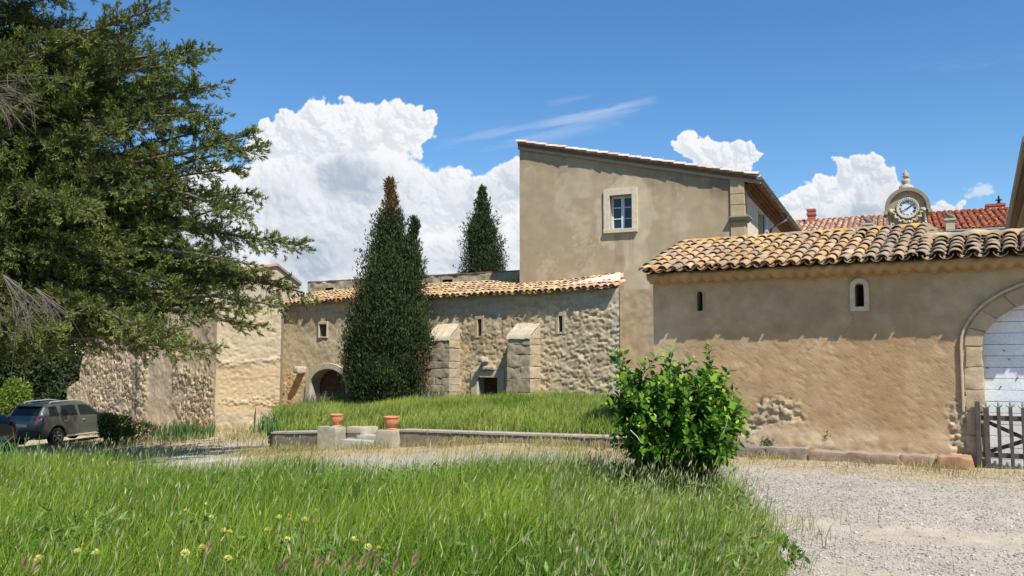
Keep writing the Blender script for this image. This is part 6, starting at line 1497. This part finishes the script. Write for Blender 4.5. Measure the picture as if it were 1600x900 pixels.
        for hx in spec['handles']:
            mb = MB(); ym = float(wb(hx))+.01; mb.tube([(hx-.08, sg*(ym), .93), (hx-.06, sg*(ym+.03), .93), (hx+.06, sg*(ym+.03), .93), (hx+.08, sg*ym, .93)], .014, 6); mb.build('door_handle', M_CHR, t, True, True)
        mb = MB(); ym = float(wb(0)); mb.box(WX[0]+WR*1.3, WX[1]-WR*1.3, sg*ym-.03, sg*ym+.03, bot-.01, bot+.055); mb.build('sill_trim', M_CHR if spec['rails'] else M_BLK, t, local=True, bev=.015)
        if spec['rails']:
            mb = MB(); r_ = float(wr(-.5))-.04; mb.tube([(-1.5, sg*r_, zr(-1.5)-.01), (-1.4, sg*r_, zr(-1.4)+.055), (-.2, sg*r_, zr(-.2)+.06), (.42, sg*r_, zr(.42)+.05), (.55, sg*r_, zr(.55)-.01)], .022, 8); mb.build('roof_rail', M_CHR, t, True, True)
        for dx_ in spec['seams']:
            a = side_pt(dx_, 0, sg, .004); yw = float(wb(dx_)); mb = MB(); mb.tube([(dx_, sg*(yw+.010), bot+.1), (dx_, sg*(yw+.014), .7), (dx_, sg*(yw-.022), float(zb_(dx_)))], .005, 4); mb.build('door_seam', M_BLK, t, local=True)
    mb = MB(); mb.box(rx-.05, rx+.30, -float(wb(rx+.2))+.04, float(wb(rx+.2))-.04, bot+.04, .62); mb.build('bumper', M_BLK if spec['rails'] else MP_, t, local=True, bev=.05)
    mb = MB(); mb.box(rx-.065, rx-.045, -.26, .26, .62, .73) if not spec['rails'] else mb.box(rx-.03, rx-.01, -.26, .26, .76, .87); mb.build('number_plate', mat('plate_white', rgb=(.6, .6, .58), rough=.5, var=0), t, local=True)
    mb = MB(); xr = spec['rearglass'][1]; mb.box(xr-.12, xr+.12, -.56, .56, zr(xr)+.0, zr(xr)+.035); mb.build('spoiler', MP_, t, local=True, bev=.012)
    return t
suv = dict(roof=([-2.15, -2.12, -2.05, -1.92, -1.76, -1.55, -.5, .25, .55, 1.15, 1.5, 1.95, 2.10, 2.16], [.98, 1.04, 1.16, 1.38, 1.56, 1.60, 1.645, 1.61, 1.50, 1.12, 1.06, .98, .86, .66]),
           belt=([-2.15, -1.6, 1.2, 2.16], [1.10, 1.10, 1.03, .90]), wbelt=([-2.15, -2.0, -1.6, 0, 1.5, 2.0, 2.16], [.78, .86, .90, .90, .89, .82, .68]),
           wroof=([-2.15, -1.9, -1.5, .3, 1.1, 1.3, 2.16], [.72, .66, .62, .62, .70, .76, .62]), bottom=.33, wheels=(-1.33, 1.34), wr=.345,
           windows=[(-1.72, -1.24, .10, .0), (-1.08, -.28, .04, -.02), (-.16, .92, .03, -.42)], rearglass=(-2.04, -1.80), windscreen=(.50, 1.12), mirror=.75, handles=(-.95, -.02), seams=(-1.18, -.22, .92), rails=True)
hatch = dict(roof=([-1.95, -1.92, -1.85, -1.62, -1.3, -.9, 0, .45, 1.1, 1.4, 1.85, 1.95], [.92, .98, 1.08, 1.30, 1.46, 1.50, 1.50, 1.42, 1.06, 1.0, .84, .62]),
             belt=([-1.95, 1.95], [1.0, .88]), wbelt=([-1.95, -1.8, -1.4, 0, 1.4, 1.8, 1.95], [.70, .80, .84, .85, .83, .76, .62]), wroof=([-1.95, -1.6, -1.2, .3, 1.0, 1.2, 1.95], [.66, .60, .57, .57, .66, .72, .58]),
             bottom=.26, wheels=(-1.25, 1.22), wr=.30, windows=[(-1.55, -1.05, .16, .0), (-.92, -.1, .02, 0), (.02, .85, .02, -.36)], rearglass=(-1.84, -1.40), windscreen=(.48, 1.06), mirror=.7, handles=(-.75, .12), seams=(-.98, -.04, .85), rails=False)
a = R(75); wx, wy = (84-800)/1350*31.6, 31.6
lx, ly = -1.33, -.80; rx_, ry_ = wx-(lx*math.cos(a)-ly*math.sin(a)), wy-(lx*math.sin(a)+ly*math.cos(a))
make_car(suv, 'grey-green SUV with silver roof rails parked by the crumbling wall', (rx_+.22, ry_, gz(wx, wy)+.0), a, ('grey', (.11, .128, .12))).scale = (.95, .95, .95)
make_car(hatch, 'dark brown hatchback cut off by the left frame edge', (-17.15, 26.2, gz(-15.5, 26.2)+.02), R(174), ('brown', (.075, .058, .045)))
